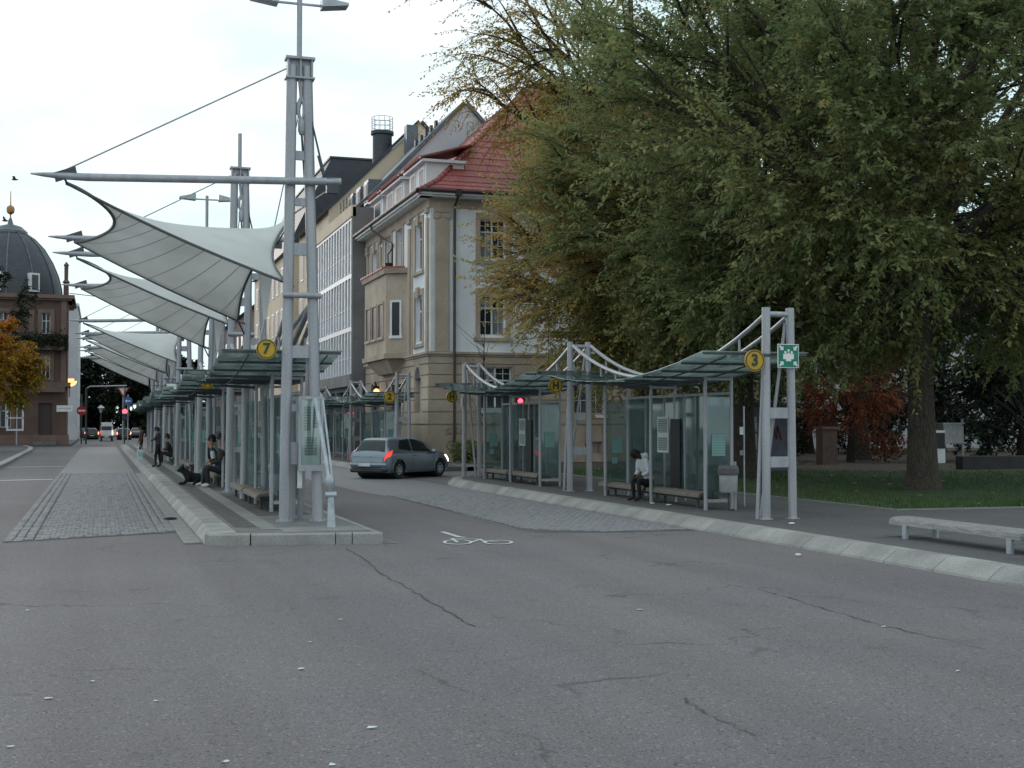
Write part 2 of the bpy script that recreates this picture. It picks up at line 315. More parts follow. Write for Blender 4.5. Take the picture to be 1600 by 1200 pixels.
def text_mesh(txt, size, matname, name, parent, loc, rot=(R(90), 0, 0), depth=.004, sx=1):
    cu = bpy.data.curves.new(name, 'FONT'); cu.body = txt; cu.size = size; cu.extrude = depth; cu.align_x = 'CENTER'; cu.align_y = 'CENTER'; cu.offset = size * .035
    o = bpy.data.objects.new('tmp', cu); COL.objects.link(o)
    dg = bpy.context.evaluated_depsgraph_get(); me = bpy.data.meshes.new_from_object(o.evaluated_get(dg)); bpy.data.objects.remove(o); bpy.data.curves.remove(cu)
    me.materials.clear(); me.materials.append(MATS[matname])
    q = link(name, me, parent); q.location = loc; q.rotation_euler = rot; q.scale = (sx, 1, 1); return q
# ================================================================== GROUND
rng = random.Random(7); npr = np.random.default_rng(11)
def sheet(name, poly, z, m_, parent=None, kind=None):
    b = MB(); b.add([(x, y, z) for x, y in poly], [tuple(range(len(poly)))]); o = b.build(name, m_, parent)
    if kind: o['kind'] = kind
    return o
road = sheet('road', [(-300, -60), (400, -60), (400, 700), (-300, 700)], 0, 'asphalt', kind='structure')
tag(road, 'worn grey asphalt road and bus forecourt', None)
def ribbon(name, pts, w, z, m_, parent, jit=0.):
    b = MB(); P = [Vector((x, y, z)) for x, y in pts]; vs = []
    for i, p in enumerate(P):
        d = (P[min(i + 1, len(P) - 1)] - P[max(i - 1, 0)]).normalized(); n = Vector((-d.y, d.x, 0)); ww = w * (1 + rng.uniform(-jit, jit)) / 2
        vs += [p + n * ww, p - n * ww]
    b.add(vs, [(2 * i, 2 * i + 1, 2 * i + 3, 2 * i + 2) for i in range(len(P) - 1)]); return b.build(name, m_, parent)
def wander(pts, n=6, a=.03):
    o = []
    for (p, q) in zip(pts, pts[1:]):
        for k in range(n): t = k / n; o.append((p[0] * (1 - t) + q[0] * t + rng.uniform(-a, a), p[1] * (1 - t) + q[1] * t))
    return o + [pts[-1]]
for pts, w in (([(3.32, 17.91), (3.29, 16.36), (3.15, 14.64), (3.14, 13.6), (3.13, 12.46), (3.10, 11.35), (3.11, 10.7)], .014), ([(3.54, 7.5), (3.53, 7.15), (3.51, 6.89), (3.52, 6.48)], .010),
               ([(6.65, 12.24), (6.62, 11.58), (6.57, 10.88), (6.55, 10.3), (6.5, 9.58), (6.53, 9.13), (6.56, 8.4)], .012),
               ([(-2.2, 9.4), (-1.2, 9.0), (-.4, 8.9)], .008)):
    ribbon('pavement_crack', wander(pts), w, .007, 'crack', road, .8)
# ---- cobbled bus lanes
def sett_variants(mats_):
    out = []
    for m_ in mats_:
        for k in range(4):
            b = MB(); j = lambda a: rng.uniform(-a, a)
            hx, hy, h = .064 + j(.006), .064 + j(.006), .022 + j(.004)
            bot = [(-hx, -hy, 0), (hx, -hy, 0), (hx, hy, 0), (-hx, hy, 0)]
            mid = [(x * .96, y * .96, h * .6) for x, y, z in bot]; top = [(x * .72 + j(.004), y * .72 + j(.004), h + j(.002)) for x, y, z in bot]
            b.add(bot + mid + top, [(8, 9, 10, 11)] + [(i, (i + 1) % 4, 4 + (i + 1) % 4, 4 + i) for i in range(4)] + [(4 + i, 4 + (i + 1) % 4, 8 + (i + 1) % 4, 8 + i) for i in range(4)])
            out.append(b)
    return out
SV = sett_variants(['sett', 'sett', 'sett_light'])
SVM = [b.mesh('sett', 'sett' if i < 8 else 'sett_light') for i, b in enumerate(SV)]
def setts(parent, cells, zbase, nparts):
    """cells: (x, y) centres sorted near to far; the nearest are parts, the rest one joined part"""
    V = []; F = []; off = 0
    for i, (x, y) in enumerate(cells):
        k = rng.randrange(12); a = rng.choice((0, 1, 2, 3)) * math.pi / 2 + rng.uniform(-.06, .06); x += rng.uniform(-.006, .006); y += rng.uniform(-.006, .006)
        if i < nparts:
            o = link('sett', SVM[k], parent, (x, y, zbase)); o.rotation_euler = (rng.uniform(-.03, .03), rng.uniform(-.03, .03), a); continue
        A = np.array(SV[k].v); c, s_ = math.cos(a), math.sin(a)
        V.append(np.stack([A[:, 0] * c - A[:, 1] * s_ + x, A[:, 0] * s_ + A[:, 1] * c + y, A[:, 2] + zbase + rng.uniform(-.003, .003)], 1))
        F.append(np.array(SV[k].f) + off); off += len(A)
    if V:
        o = rawmesh('setts', np.concatenate(V), np.concatenate(F), 'sett', parent); o['kind'] = 'stuff'; tag(o, 'grey granite setts of the bus lane')
lane = sheet('bus_lane', [(-1.36, 20.36), (1.18, 21.42), (1.18, 48), (-1.36, 48)], .004, 'joint', kind='structure'); tag(lane, 'cobbled bus lane of grey granite setts')
sheet('lane_paving', [(-1.36, 48), (1.18, 48), (1.18, 104), (-1.36, 104)], .012, 'sett_far', lane)
cells = []
for i in range(3): cells += [(x, y) for y in np.arange(20.4, 48, .15) for x in (-1.29 + .14 * i, .84 + .14 * i)]
r_ = 0
for y in np.arange(20.4, 48, .14):
    sh = .07 * (r_ % 2); r_ += 1
    cells += [(x + sh, y) for x in np.arange(-.86, .70, .14)]
cells = [(x, y) for x, y in cells if y > 20.44 + (x + 1.36) * .417 and y < 47.9]
cells.sort(key=lambda c: c[1]); setts(lane, cells, .004, 300)
# gutter slabs between lane and kerb
gut = MB().mesh('gutter_slab', 'slab')
b = MB(); b.bbox(0, .25, 0, .98, 0, .022, .008); gm = b.mesh('gutter_slab', 'slab_light')
for i in range(28): link('gutter_slab', gm, lane, (1.185, 19.3 + i, .003))
lane2 = sheet('bus_lane', [(6.71, 19.7), (7.79, 19.3), (9.40, 19.2), (9.45, 36.8), (9.2, 40), (9.4, 48), (9.4, 104), (6.3, 104), (6.3, 40), (6.42, 33), (6.79, 28.8), (6.69, 23.8), (6.58, 20.4)], .004, 'sett_far', kind='structure')
tag(lane2, 'cobbled bus lane beside the shelters under the trees')
base2 = sheet('lane_bed', [(6.75, 19.75), (7.79, 19.36), (9.36, 19.26), (9.36, 31), (6.7, 31), (6.73, 28.8), (6.73, 23.8), (6.64, 20.4)], .008, 'joint', lane2)
cells = []; r_ = 0
for y in np.arange(19.3, 31, .14):
    sh = .07 * (r_ % 2); r_ += 1
    cells += [(x + sh, y) for x in np.arange(6.78, 9.3, .14) if y > 20.3 - (x - 6.6) * .8 and y > 19.4]
setts(lane2, cells, .008, 0)
# ---- painted marks
stop = MB().add([(-2.95, 42.75, .004), (-1.42, 43.2, .004), (-1.42, 43.5, .004), (-2.95, 43.05, .004)], [(0, 1, 2, 3)]).build('stop_line', 'paint_white', road)
MB().add([(-4.2, 56, .004), (-1.42, 56.3, .004), (-1.42, 56.55, .004), (-4.2, 56.25, .004)], [(0, 1, 2, 3)]).build('lane_line', 'paint_white', road)
bike = empty('bicycle_marking', (5.3, 18.6, 0), 'white painted bicycle symbol on the asphalt in front of the island tip', 'road marking')
for i, st in enumerate(([(5.3, 20.21), (5.31, 19.75), (5.31, 19.22), (5.38, 19.1)], [(5.13, 18.98), (5.51, 18.74), (5.44, 18.19)], [(5.13, 18.98), (5.05, 18.34)], [(5.23, 18.25), (5.49, 18.68)], [(5.45, 18.42), (5.64, 18.24)],
    [(5.25, 18.28), (5.17, 18.11), (5.07, 18.01), (4.96, 17.99), (4.88, 18.07), (4.84, 18.22), (4.86, 18.4), (4.93, 18.57), (5.04, 18.68), (5.15, 18.7), (5.24, 18.62), (5.27, 18.46), (5.25, 18.28)],
    [(5.81, 18.07), (5.74, 17.93), (5.63, 17.84), (5.53, 17.84), (5.44, 17.91), (5.4, 18.03), (5.42, 18.19), (5.49, 18.33), (5.6, 18.42), (5.71, 18.43), (5.79, 18.36), (5.83, 18.22), (5.81, 18.07)])):
    o = ribbon('painted_stroke' if i < 5 else 'painted_wheel', st, (.09, .05, .05, .05, .05, .05, .05)[i], .007 + .0006 * i, 'paint_white', bike)
# ---- island platform with kerb stones
isl = MB()
isl.add([(1.93, 18.98, .16), (3.85, 18.62, .16), (3.85, 104, .16), (1.93, 104, .16), (1.93, 18.98, 0), (3.85, 18.62, 0), (3.85, 104, 0), (1.93, 104, 0)], [(0, 1, 2, 3), (4, 5, 1, 0), (5, 6, 2, 1), (7, 4, 0, 3)])
isl = isl.build('island_platform', 'slab'); tag(isl, 'raised traffic island paved in grey slabs', kind='structure')
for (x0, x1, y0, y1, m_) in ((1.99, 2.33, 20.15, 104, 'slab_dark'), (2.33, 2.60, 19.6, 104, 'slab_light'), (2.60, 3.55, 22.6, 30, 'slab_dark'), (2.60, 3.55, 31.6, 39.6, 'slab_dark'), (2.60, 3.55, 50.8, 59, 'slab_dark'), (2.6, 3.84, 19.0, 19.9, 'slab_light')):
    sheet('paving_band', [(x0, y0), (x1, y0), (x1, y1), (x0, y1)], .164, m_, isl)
def kerb_mesh(L_, w0, w1, h, name='kerb_stone', m_='kerb', flip=1, chip=0):
    """one kerb stone along +Y: sloped face from x=0 to x=w0, flat top to x=w1"""
    b = MB(); pr = [(0, 0), (.012, .03), (w0 - .03, h - .025), (w0, h - .006), (w0 + .03, h), (w1, h), (w1, 0)]
    n = len(pr); e = .006; vs = []
    for y, q in ((e, .99), (e + .008, 1), (L_ - e - .008, 1), (L_ - e, .99)):
        vs += [(x * flip, y, z * q) for x, z in pr]
    for k in range(3): b.add([], [])
    fs = [(k * n + i, k * n + (i + 1) % n, (k + 1) * n + (i + 1) % n, (k + 1) * n + i) for k in range(3) for i in range(n)] + [tuple(range(n)), tuple(range(3 * n, 4 * n))[::-1]]
    if flip > 0: fs = [f[::-1] for f in fs]
    b.add(vs, fs); return b.mesh(name, m_)
mat('kerb_b', (.285, .28, .27), (.19, .186, .18), rough=.85, scale=1.7, det=8, fine=(45, .15), bump=(40, .4))
mat('kerb_c', (.345, .337, .322), (.23, .226, .216), rough=.85, scale=1.7, det=8, fine=(45, .15), bump=(40, .4))
KM = [kerb_mesh(1.0, .13, .47, .165, m_=q) for q in ('kerb', 'kerb_b', 'kerb_c')]
for i in range(40):
    link('kerb_stone', rng.choice(KM), isl, (1.45, 19.12 + i, 0))
b = MB(); b.add([(1.45, 59.12, 0), (1.58, 59.12, .16), (1.95, 59.12, .165), (1.45, 104, 0), (1.58, 104, .16), (1.95, 104, .165)], [(0, 3, 4, 1)[::-1], (1, 4, 5, 2)[::-1]]); b.build('kerb', 'kerb', isl)
# front of the island: rounded corner stone and straight stones
fx = [(1.46, 19.10), (1.52, 18.96), (1.66, 18.88), (2.07, 18.80)]
def front_stone(pts, z, m_):
    b = MB(); P = [Vector((x, y, 0)) for x, y in pts]; vs = []
    for i, p in enumerate(P):
        d = (P[min(i + 1, len(P) - 1)] - P[max(i - 1, 0)]).normalized(); n = Vector((-d.y, d.x, 0)) * .15
        vs += [p, p + Vector((0, 0, z - .02)), p + n * .12 + Vector((0, 0, z)), p + n + Vector((0, 0, z)), p + n]
    k = len(P); fs = [(i * 5 + j, (i + 1) * 5 + j, (i + 1) * 5 + j + 1, i * 5 + j + 1) for i in range(k - 1) for j in range(4)] + [(4, 3, 2, 1, 0), tuple((k - 1) * 5 + j for j in range(5))]
    b.add(vs, fs); b.build('kerb_stone', m_, isl)
front_stone(fx, .168, 'kerb_c')
q = lambda t: (2.08 + (3.9 - 2.08) * t, 18.80 + (18.48 - 18.80) * t)
front_stone([q(.005), q(.3), q(.655)], .164, 'kerb'); front_stone([q(.662), q(.785)], .165, 'kerb_b'); front_stone([q(.792), q(.985), (3.97, 18.52), (3.98, 18.6)], .166, 'kerb_b')
km = [kerb_mesh(1.2, .02, .13, .165, flip=-1, m_=q_) for q_ in ('kerb', 'kerb_b')]
for i in range(30): link('kerb_stone', rng.choice(km), isl, (3.98, 18.62 + 1.2 * i, 0))
MB().box(3.85, 3.98, 54.7, 104, 0, .165).build('kerb', 'kerb', isl)
b = MB(); b.add([(3.985, 18.45, .004), (4.2, 18.5, .004), (4.15, 21, .004), (3.985, 21, .004)], [(0, 1, 2, 3)]); b.build('gutter_patch', 'slab', isl)
# ---- platform on the right with its kerb
plat = MB()
pp = [(9.84, -12), (14.07, -12), (14.07, 38.6), (12.2, 38.6), (11.0, 38.1), (10.35, 37.2), (9.95, 35.6), (9.84, 34)]
plat.add([(x, y, .158) for x, y in pp] + [(x, y, 0) for x, y in pp], [tuple(range(8))] + [(i, (i + 1) % 8, 8 + (i + 1) % 8, 8 + i)[::-1] for i in range(8)])
plat = plat.build('platform', 'asphalt_walk'); tag(plat, 'raised asphalt platform under the shelters', kind='structure')
KM2 = [kerb_mesh(1.0, .20, .42, .17, m_=q_) for q_ in ('kerb', 'kerb_b', 'kerb_c')]
for i in range(46):
    link('kerb_stone', rng.choice(KM2), plat, (9.42, -12 + i, 0))
arc = [(9.43, 34.0), (9.55, 35.7), (9.95, 37.3), (10.75, 38.4), (12.1, 38.95), (14.0, 39.0)]
for a_, c_ in zip(arc, arc[1:]):
    o = link('kerb_stone', kerb_mesh(math.dist(a_, c_), .2, .42, .17, m_=rng.choice(('kerb', 'kerb_b', 'kerb_c'))), plat, (*a_, 0)); o.rotation_euler[2] = math.atan2(c_[1] - a_[1], c_[0] - a_[0]) - math.pi / 2
sheet('asphalt_patch', [(12.0, 13.2), (13.6, 13.4), (13.5, 16.4), (12.1, 16.2)], .162, 'asphalt_walk', plat)
for y in (13.9, 15.6): ribbon('surface_crack', wander([(10.4, y), (12.2, y + .4), (13.6, y + .3)], 5, .02), .02, .163, 'joint', plat, .5)
# ---- platform beyond the junction, along the building
walk2 = MB().box(9.8, 13.1, 46.2, 130, 0, .16).build('pavement', 'asphalt_walk'); tag(walk2, 'pavement along the sandstone building', kind='structure')
KMf = kerb_mesh(2.0, .2, .4, .17)
for i in range(20): link('kerb_stone', KMf, walk2, (9.42, 46.2 + 2 * i, 0))
walk3 = MB().add([(13.1, 46.2, .16), (14.4, 46.2, .16), (14.4, 52.2, .16), (13.1, 52.2, .16)], [(0, 1, 2, 3)]).build('pavement', 'slab'); walk3['kind'] = 'structure'
# ---- left pavement
lp = [(-3.9, 20), (-4.0, 58), (-4.42, 88), (-5.2, 104), (-60, 104), (-60, 20)]
lw = MB().add([(x, y, .15) for x, y in lp], [tuple(range(6))]).build('pavement', 'asphalt_walk'); tag(lw, 'pavement on the far side of the bus lane', kind='structure')
lk_ = [(-4.0, 40), (-4.0, 58), (-4.2, 72), (-4.42, 88), (-4.8, 97), (-5.6, 104)]
for a_, c_ in zip(lk_, lk_[1:]):
    n_ = max(1, int(math.dist(a_, c_) / 2)); 
    km_ = kerb_mesh(math.dist(a_, c_) / n_, .03, .3, .16, m_='kerb_c', flip=-1)
    for k in range(n_):
        t = k / n_; o = link('kerb_stone', km_, lw, (a_[0] + (c_[0] - a_[0]) * t + .28, a_[1] + (c_[1] - a_[1]) * t, 0)); o.rotation_euler[2] = math.atan2(c_[1] - a_[1], c_[0] - a_[0]) - math.pi / 2
lw2 = MB().box(-60, -2.2, 107.0, 150, 0, .15).build('pavement', 'asphalt_walk'); tag(lw2, 'pavement round the domed corner house', kind='structure')
# ---- lawn
lawn_poly = [(14.07, 20.5), (16.8, 20.36), (40, 19.2), (75, 17), (75, 33), (29, 37.4), (24, 39.0), (21, 40.2), (17, 45), (14.07, 51.2)]
def fan(name, poly, z, m_, amp, kind='structure', sub=1.0):
    me = bpy.data.meshes.new(name); bm = bmesh.new(); f = bm.faces.new([bm.verts.new((x, y, z)) for x, y in poly])
    bmesh.ops.triangulate(bm, faces=[f]); bmesh.ops.subdivide_edges(bm, edges=bm.edges[:], cuts=7, use_grid_fill=True)
    bnd = {v for e in bm.edges if e.is_boundary for v in e.verts}
    for v in bm.verts:
        if v not in bnd: v.co.z += amp * (math.sin(v.co.x * .7 + v.co.y * .3) + math.sin(v.co.y * .9 - v.co.x * .45)) * .5
    bm.to_mesh(me); bm.free(); me.materials.append(MATS[m_]); o = link(name, me); o['kind'] = kind; return o
lawn = fan('lawn', lawn_poly, .15, 'grass', .03); tag(lawn, 'green lawn under the trees strewn with fallen leaves')
soilp = [(14.07, 51.2), (17, 45), (21, 40.2), (24, 39.0), (29, 37.4), (75, 33), (140, 33), (140, 110), (27, 110), (27, 51.2)]
soil = fan('bare_ground', soilp, .15, 'soil', .02); tag(soil, 'bare brown earth under the trees behind the lawn')
for a_, c_ in zip([(14.07, 46), (14.07, 20.5)], [(14.07, 20.5), (16.9, 20.34)]):
    n_ = int(math.dist(a_, c_)); d = Vector((c_[0] - a_[0], c_[1] - a_[1], 0)) / n_
    for k in range(n_):
        p0 = Vector((*a_, .10)) + d * k; MB().bar(p0 + Vector((0, 0, .04)), p0 + d * .985 + Vector((0, 0, .04)), .07, .08).build('edging_stone', 'slab_light', lawn)
far_walk = sheet('park_path', [(14.1, -12), (75, -12), (75, 17), (40, 19.2), (16.8, 20.36), (14.1, 20.5)], .154, 'asphalt_walk', kind='structure'); tag(far_walk, 'asphalt path in front of the lawn')
# grass blades on the lawn, denser near the path
n = 42000
x = npr.uniform(14.2, 40, n); y = 20.6 + (npr.random(n) ** 1.5) * 22
ok = (y < 51 - (x - 14) * 1.15) | (y < 37); ok &= y > 20.6; x, y = x[ok], y[ok]; n = len(x)
hgt = npr.uniform(.04, .10, n); an = npr.uniform(0, 2 * math.pi, n); le = npr.normal(0, .03, (n, 2)); wd = .008
P = np.stack([x, y, np.full(n, .15)], 1); dx = np.stack([np.cos(an) * wd, np.sin(an) * wd, np.zeros(n)], 1)
V = np.stack([P - dx, P + dx, P + np.stack([le[:, 0], le[:, 1], hgt], 1)], 1).reshape(-1, 3)
o = rawmesh('grass', V, np.arange(3 * n).reshape(-1, 3), 'blade'); tag(o, 'short green grass blades of the lawn under the trees', 'grass', kind='stuff')
# fallen leaves on lawn, earth and platform edge
n = 420
x = np.concatenate([npr.uniform(14.3, 40, 300), npr.uniform(15, 34, 120)]); y = np.concatenate([20.8 + npr.random(300) ** 1.4 * 20, npr.uniform(39, 50, 120)])
a = npr.uniform(0, 6.28, n); s_ = npr.uniform(.03, .075, n); z = np.full(n, .215)
c1 = np.stack([np.cos(a) * s_, np.sin(a) * s_, npr.normal(0, .012, n)], 1); c2 = np.stack([-np.sin(a) * s_ * .6, np.cos(a) * s_ * .6, npr.normal(0, .012, n)], 1)
P = np.stack([x, y, z], 1); V = np.stack([P - c1, P + c2, P + c1, P - c2], 1).reshape(-1, 4, 3).reshape(-1, 3)
o = rawmesh('fallen_leaves', V, np.arange(4 * n).reshape(-1, 4), 'leaf_fallen', hue=npr.random(n)); tag(o, 'yellow and brown fallen leaves scattered over the lawn', 'leaves', kind='stuff')
# ---- litter
for i, (x, y) in enumerate([(-0.64, 12.89), (-0.3, 8.72), (-0.45, 7.48), (1.38, 9.21), (2.06, 11.42), (1.5, 7.31), (0.63, 6.81), (0.35, 8.43), (-0.04, 9.2), (1.61, 10.32), (1.15, 6.59), (4.86, 11.16), (5.79, 7.71), (6.45, 9.59)]):
    b = MB(); k = 7; rr = [rng.uniform(.5, 1) * (.018 if i not in (1, 3, 5, 11) else .027) for _ in range(k)]; a0 = rng.uniform(0, 6)
    pts = [(rr[j] * math.cos(a0 + j * 6.283 / k) * 1.5, rr[j] * math.sin(a0 + j * 6.283 / k), rng.uniform(.003, .010)) for j in range(k)]
    b.prism(pts, (0, 0, .002)); o = b.build('paper_scrap', 'paper'); o.location = (x, y, .002)
    tag(o, 'tiny torn white scrap of litter lying on the open grey asphalt', 'litter', 'scraps of litter on the asphalt')
b = MB(); b.lathe([(0, 0), (.035, .004), (.042, .02), (.03, .034), (0, .036)], n=10); o = b.build('crushed_cup', 'paper', smooth=True); o.location = (8.84, 15.08, .001); tag(o, 'crushed white paper cup in the road beside the kerb', 'cup')
for i, (x, y) in enumerate([(10.52, 23.55), (10.62, 23.0), (10.5, 18.1)]):
    b = MB(); b.lathe([(0, 0), (.04, .004), (.05, .018), (.03, .04), (0, .045)], n=9); o = b.build('paper_ball', 'paper', smooth=True); o.location = (x, y, .16); o.scale = (1.2, .9, .7)
    tag(o, 'crumpled white paper ball on the platform ' + ('under the wooden bench' if i < 2 else 'beside the steel gantry with the green sign'), 'litter', 'paper balls on the platform' if i < 2 else None)
b = MB(); b.lathe([(0, 0), (.10, .01), (.12, .03), (.07, .055), (0, .06)], n=9); o = b.build('dark_clod', 'black', smooth=True); o.location = (1.22, 24.03, .024); o.scale = (1.1, .7, .8)
tag(o, 'dark flattened clod lying on the cobbles by the gutter', 'debris')
# ================================================================== SAIL CANOPIES
def coons(FL, FR, RL, RR, RH, n=30):
    FL, FR, RL, RR, RH = [np.array(p, float) for p in (FL, FR, RL, RR, RH)]
    t = np.linspace(0, 1, n + 1); sn = np.sin(np.pi * t)[:, None]; T = t[:, None]
    left = FL * (1 - T) + RL * T + sn ** .8 * np.array([.74, 0, -.06])
    front = FL * (1 - T) + FR * T + sn * np.array([-.05, .30, .0]); rear = RL * (1 - T) + RR * T + sn * np.array([-.05, -.35, -.06])
    right = np.zeros((n + 1, 3))
    for i, v in enumerate(t):
        if v <= .5: u = v * 2; right[i] = FR * (1 - u) + RH * u + math.sin(math.pi * u) * np.array([-.30, .05, -.10])
        else: u = v * 2 - 1; right[i] = RH * (1 - u) + RR * u + math.sin(math.pi * u) * np.array([-.30, -.05, -.10])
    G = np.zeros((n + 1, n + 1, 3))      # [u along left->right][v front->rear]
    for i, u in enumerate(t):
        for j, v in enumerate(t):
            G[i, j] = (1 - u) * left[j] + u * right[j] + (1 - v) * front[i] + v * rear[i] - ((1 - u) * (1 - v) * FL + u * (1 - v) * FR + (1 - u) * v * RL + u * v * RR)
    h = n // 2; a0, a1 = left[h].copy(), right[h].copy(); ridge = np.array([a0 * (1 - u) + a1 * u + np.array([0, 0, -.10 * math.sin(math.pi * u)]) for u in t])
    for k in range(520):
        G[1:-1, 1:-1] = .25 * (G[2:, 1:-1] + G[:-2, 1:-1] + G[1:-1, 2:] + G[1:-1, :-2])
        if k < 500: G[:, h] = ridge
    return G, left, front, rear, right
def rod(pts, r, name, m_, parent, n=8): return MB().tube(pts, r, n).build(name, m_, parent, smooth=True)
def make_sail(lamp=True, info=True):
    t = empty('sail_canopy', (0, 0, 0))
    st = 'steel'
    rod([(0, 0, 0), (.085, 0, 7.5)], .088, 'mast_pole', st, t, 14); rod([(.55, 0, 0), (.33, 0, 7.5)], .088, 'mast_pole', st, t, 14)
    for x in (0, .55):
        MB().lathe([(0, 0), (.15, 0), (.15, .018), (.092, .02), (.088, .05)], (x, 0, .002), 14).build('base_flange', st, t)
        for k in range(6): MB().lathe([(.014, 0), (.014, .03), (0, .03)], (x + .125 * math.cos(k * 1.047 + .3), .125 * math.sin(k * 1.047 + .3), .02), 6).build('bolt', 'galv', t)
    for z, h in ((6.02, .15), (5.25, .13), (4.47, .2), (2.78, .2), (1.86, .12), (1.0, .13)):
        xl = .085 * z / 7.5 + .06; xr = .55 - .22 * z / 7.5 - .06
        MB().box(xl, xr, -.025, .025, z - h / 2, z + h / 2).build('rung', st, t)
    MB().tube([(-.06, -.10, 3.70), (.56, -.10, 3.70)], .05, 10).build('cross_tube', st, t, smooth=True)
    b = MB(); b.box(-.03, .45, -.13, .13, 7.60, 7.64); b.box(-.03, .45, -.12, .12, 7.28, 7.31); b.box(0, .03, -.10, .10, 7.31, 7.6); b.box(.20, .23, -.1, .1, 7.31, 7.6); b.box(.39, .42, -.1, .1, 7.31, 7.6); b.box(.03, .39, -.03, .03, 7.31, 7.6); b.build('mast_head', st, t)
    # turnbuckle hanging in the mast
    b = MB(); b.tube([(.21, -.02, 7.28), (.24, -.02, 6.95)], .03, 8); b.tube([(.24, -.02, 6.98), (.19, -.02, 6.86), (.19, -.02, 6.72), (.24, -.02, 6.58), (.29, -.02, 6.72), (.29, -.02, 6.86), (.24, -.02, 6.98)], .035, 8); b.lathe([(.035, 0), (.06, .06), (.06, .22), (.03, .3)], (.245, -.02, 6.36), 10); b.build('turnbuckle', st, t, smooth=True)
    rod([(.245, -.02, 6.4), (.31, .05, 5.62)], .018, 'tension_rod', 'steel_dark', t, 6)
    lp = rod([(.205, 0, 7.64), (.205, 0, 8.64 if lamp else 8.45)], .045, 'lamp_pole', st, t, 10)
    if lamp:
        MB().box(-.35, .75, -.02, .02, 8.53, 8.56).build('lamp_arm', st, lp)
        for s_ in (-1, 1):
            c = .205; b = MB(); x0, x1 = c + s_ * .36, c + s_ * .80
            b.prism([(x0, -.14, 8.50), (x1, -.14, 8.56), (x1, -.14, 8.60), (x0, -.14, 8.66)], (0, .28, 0)); b.build('lamp_head', 'galv', lp)
    # booms: near one through the mast, far one on the rear post
    for by, m0 in ((0.0, -.10), (6.8, 0)):
        b = MB(); yb = by - .13 if by == 0 else by
        b.tube([(-3.93, yb, 5.45), (-3.75, yb, 5.445), (-3.45, yb, 5.44), (-3.1, yb, 5.44), (.88, yb, 5.60)], [.012, .035, .058, .064, .064], 10); bo = b.build('boom', st, t, smooth=True)
        MB().obox((-3.42, yb, 5.47), (.16, 0, .06), (0, .03, 0), (-.015, 0, .07)).build('boom_bracket', 'steel_dark', bo)
        MB().obox((.74, yb, 5.52), (.10, 0, 0), (0, .05, 0), (0, 0, .12)).build('boom_bracket', 'steel_dark', bo)
    rod([(-.02, -.10, 7.42), (-3.45, -.13, 5.52)], .013, 'cable', 'galv', t, 6)
    rod([(.40, -.05, 6.62), (.60, -.12, 5.72)], .016, 'cable', 'steel_dark', t, 6); rod([(.52, -.09, 6.02), (.60, -.12, 5.70)], .03, 'cable_socket', 'steel_dark', t, 8)
    rod([(.35, .05, 7.42), (.62, 6.7, 5.62)], .012, 'cable', 'galv', t, 6)
    for x in (.05, .5): rod([(x, 6.8, 0), (x * .6 + .12, 6.8, 5.50)], .075, 'rear_post', st, t, 12)
    for z in (1.4, 3.3, 4.7): MB().box(.1, .46, 6.78, 6.82, z, z + .14).build('rung', st, t)
    # membrane
    G, le, fr, re, ri = coons((-3.40, -.05, 5.34), (.02, .16, 3.93), (-3.40, 6.75, 5.34), (-.10, 6.6, 3.79), (.62, 3.4, 5.62))
    n = G.shape[0]; V = G.reshape(-1, 3); idx = np.arange(n * n).reshape(n, n)
    F = np.stack([idx[:-1, :-1], idx[1:, :-1], idx[1:, 1:], idx[:-1, 1:]], -1).reshape(-1, 4)
    mb_ = rawmesh('membrane', V, F, 'membrane', t, smooth=True)
    sol = mb_.modifiers.new('thickness', 'SOLIDIFY'); sol.thickness = .006; sol.offset = 0
    for nm, c in (('left', le), ('front', fr), ('rear', re), ('right', ri)):
        MB().tube([tuple(p) for p in c], .032 if nm == 'left' else .024, 6).build('edge_cable', 'membrane_edge', mb_, smooth=True)
    for k in range(1, 10):                                   # welded seams between the fabric strips
        pts_ = []
        for j in range(n - 1, -1, -1):
            fi = (k - 3) * n / 7 + (n - 1 - j) * .55
            if 0 <= fi <= n - 1.001: i0 = int(fi); pts_.append(tuple(G[i0, j] * (1 - (fi - i0)) + G[i0 + 1, j] * (fi - i0) - np.array([0, 0, .006])))
        if len(pts_) > 3: MB().tube(pts_, .008, 4, caps=False).build('seam', 'membrane_seam', mb_, smooth=True)
    # corner links
    for p, q_ in (((-3.40, -.05, 5.34), (-3.45, -.13, 5.44)), ((-3.40, 6.75, 5.34), (-3.45, 6.8, 5.44)), ((.02, .16, 3.93), (.12, .0, 3.72)), ((-.10, 6.6, 3.79), (.06, 6.8, 3.5)), ((.62, 3.4, 5.62), (.74, -.1, 5.5)), ((.62, 3.4, 5.62), (.74, 6.8, 5.5))):
        rod([p, q_], .018, 'corner_link', 'steel_dark', t, 6)
    for p in ((.02, .16, 3.93), (-.10, 6.6, 3.79)): MB().obox(p, (.14, .03, -.05), (0, .07, .02), (.005, 0, .015)).build('corner_plate', 'steel_dark', t)
    # fabric rain spout and its tie
    b = MB(); b.add([(-.25, 1.5, 4.28), (-.02, 1.5, 4.22), (-.12, 1.52, 3.42), (-.18, 1.52, 3.42), (-.12, 1.58, 4.25)], [(0, 1, 2, 3), (1, 4, 2), (4, 0, 3, 2)]); b.build('rain_spout', 'membrane', t)
    rod([(-.15, 1.52, 3.42), (-.30, 1.55, 2.7)], .02, 'spout_pipe', 'galv', t, 6)
    # raking struts below the membrane
    rod([(.45, .05, 3.62), (-.05, 2.9, 2.62)], .04, 'strut', st, t, 8); rod([(.40, .1, 3.5), (.30, 1.5, 2.9), (.26, 2.4, 2.66)], .05, 'hanger_tube', st, t, 8)
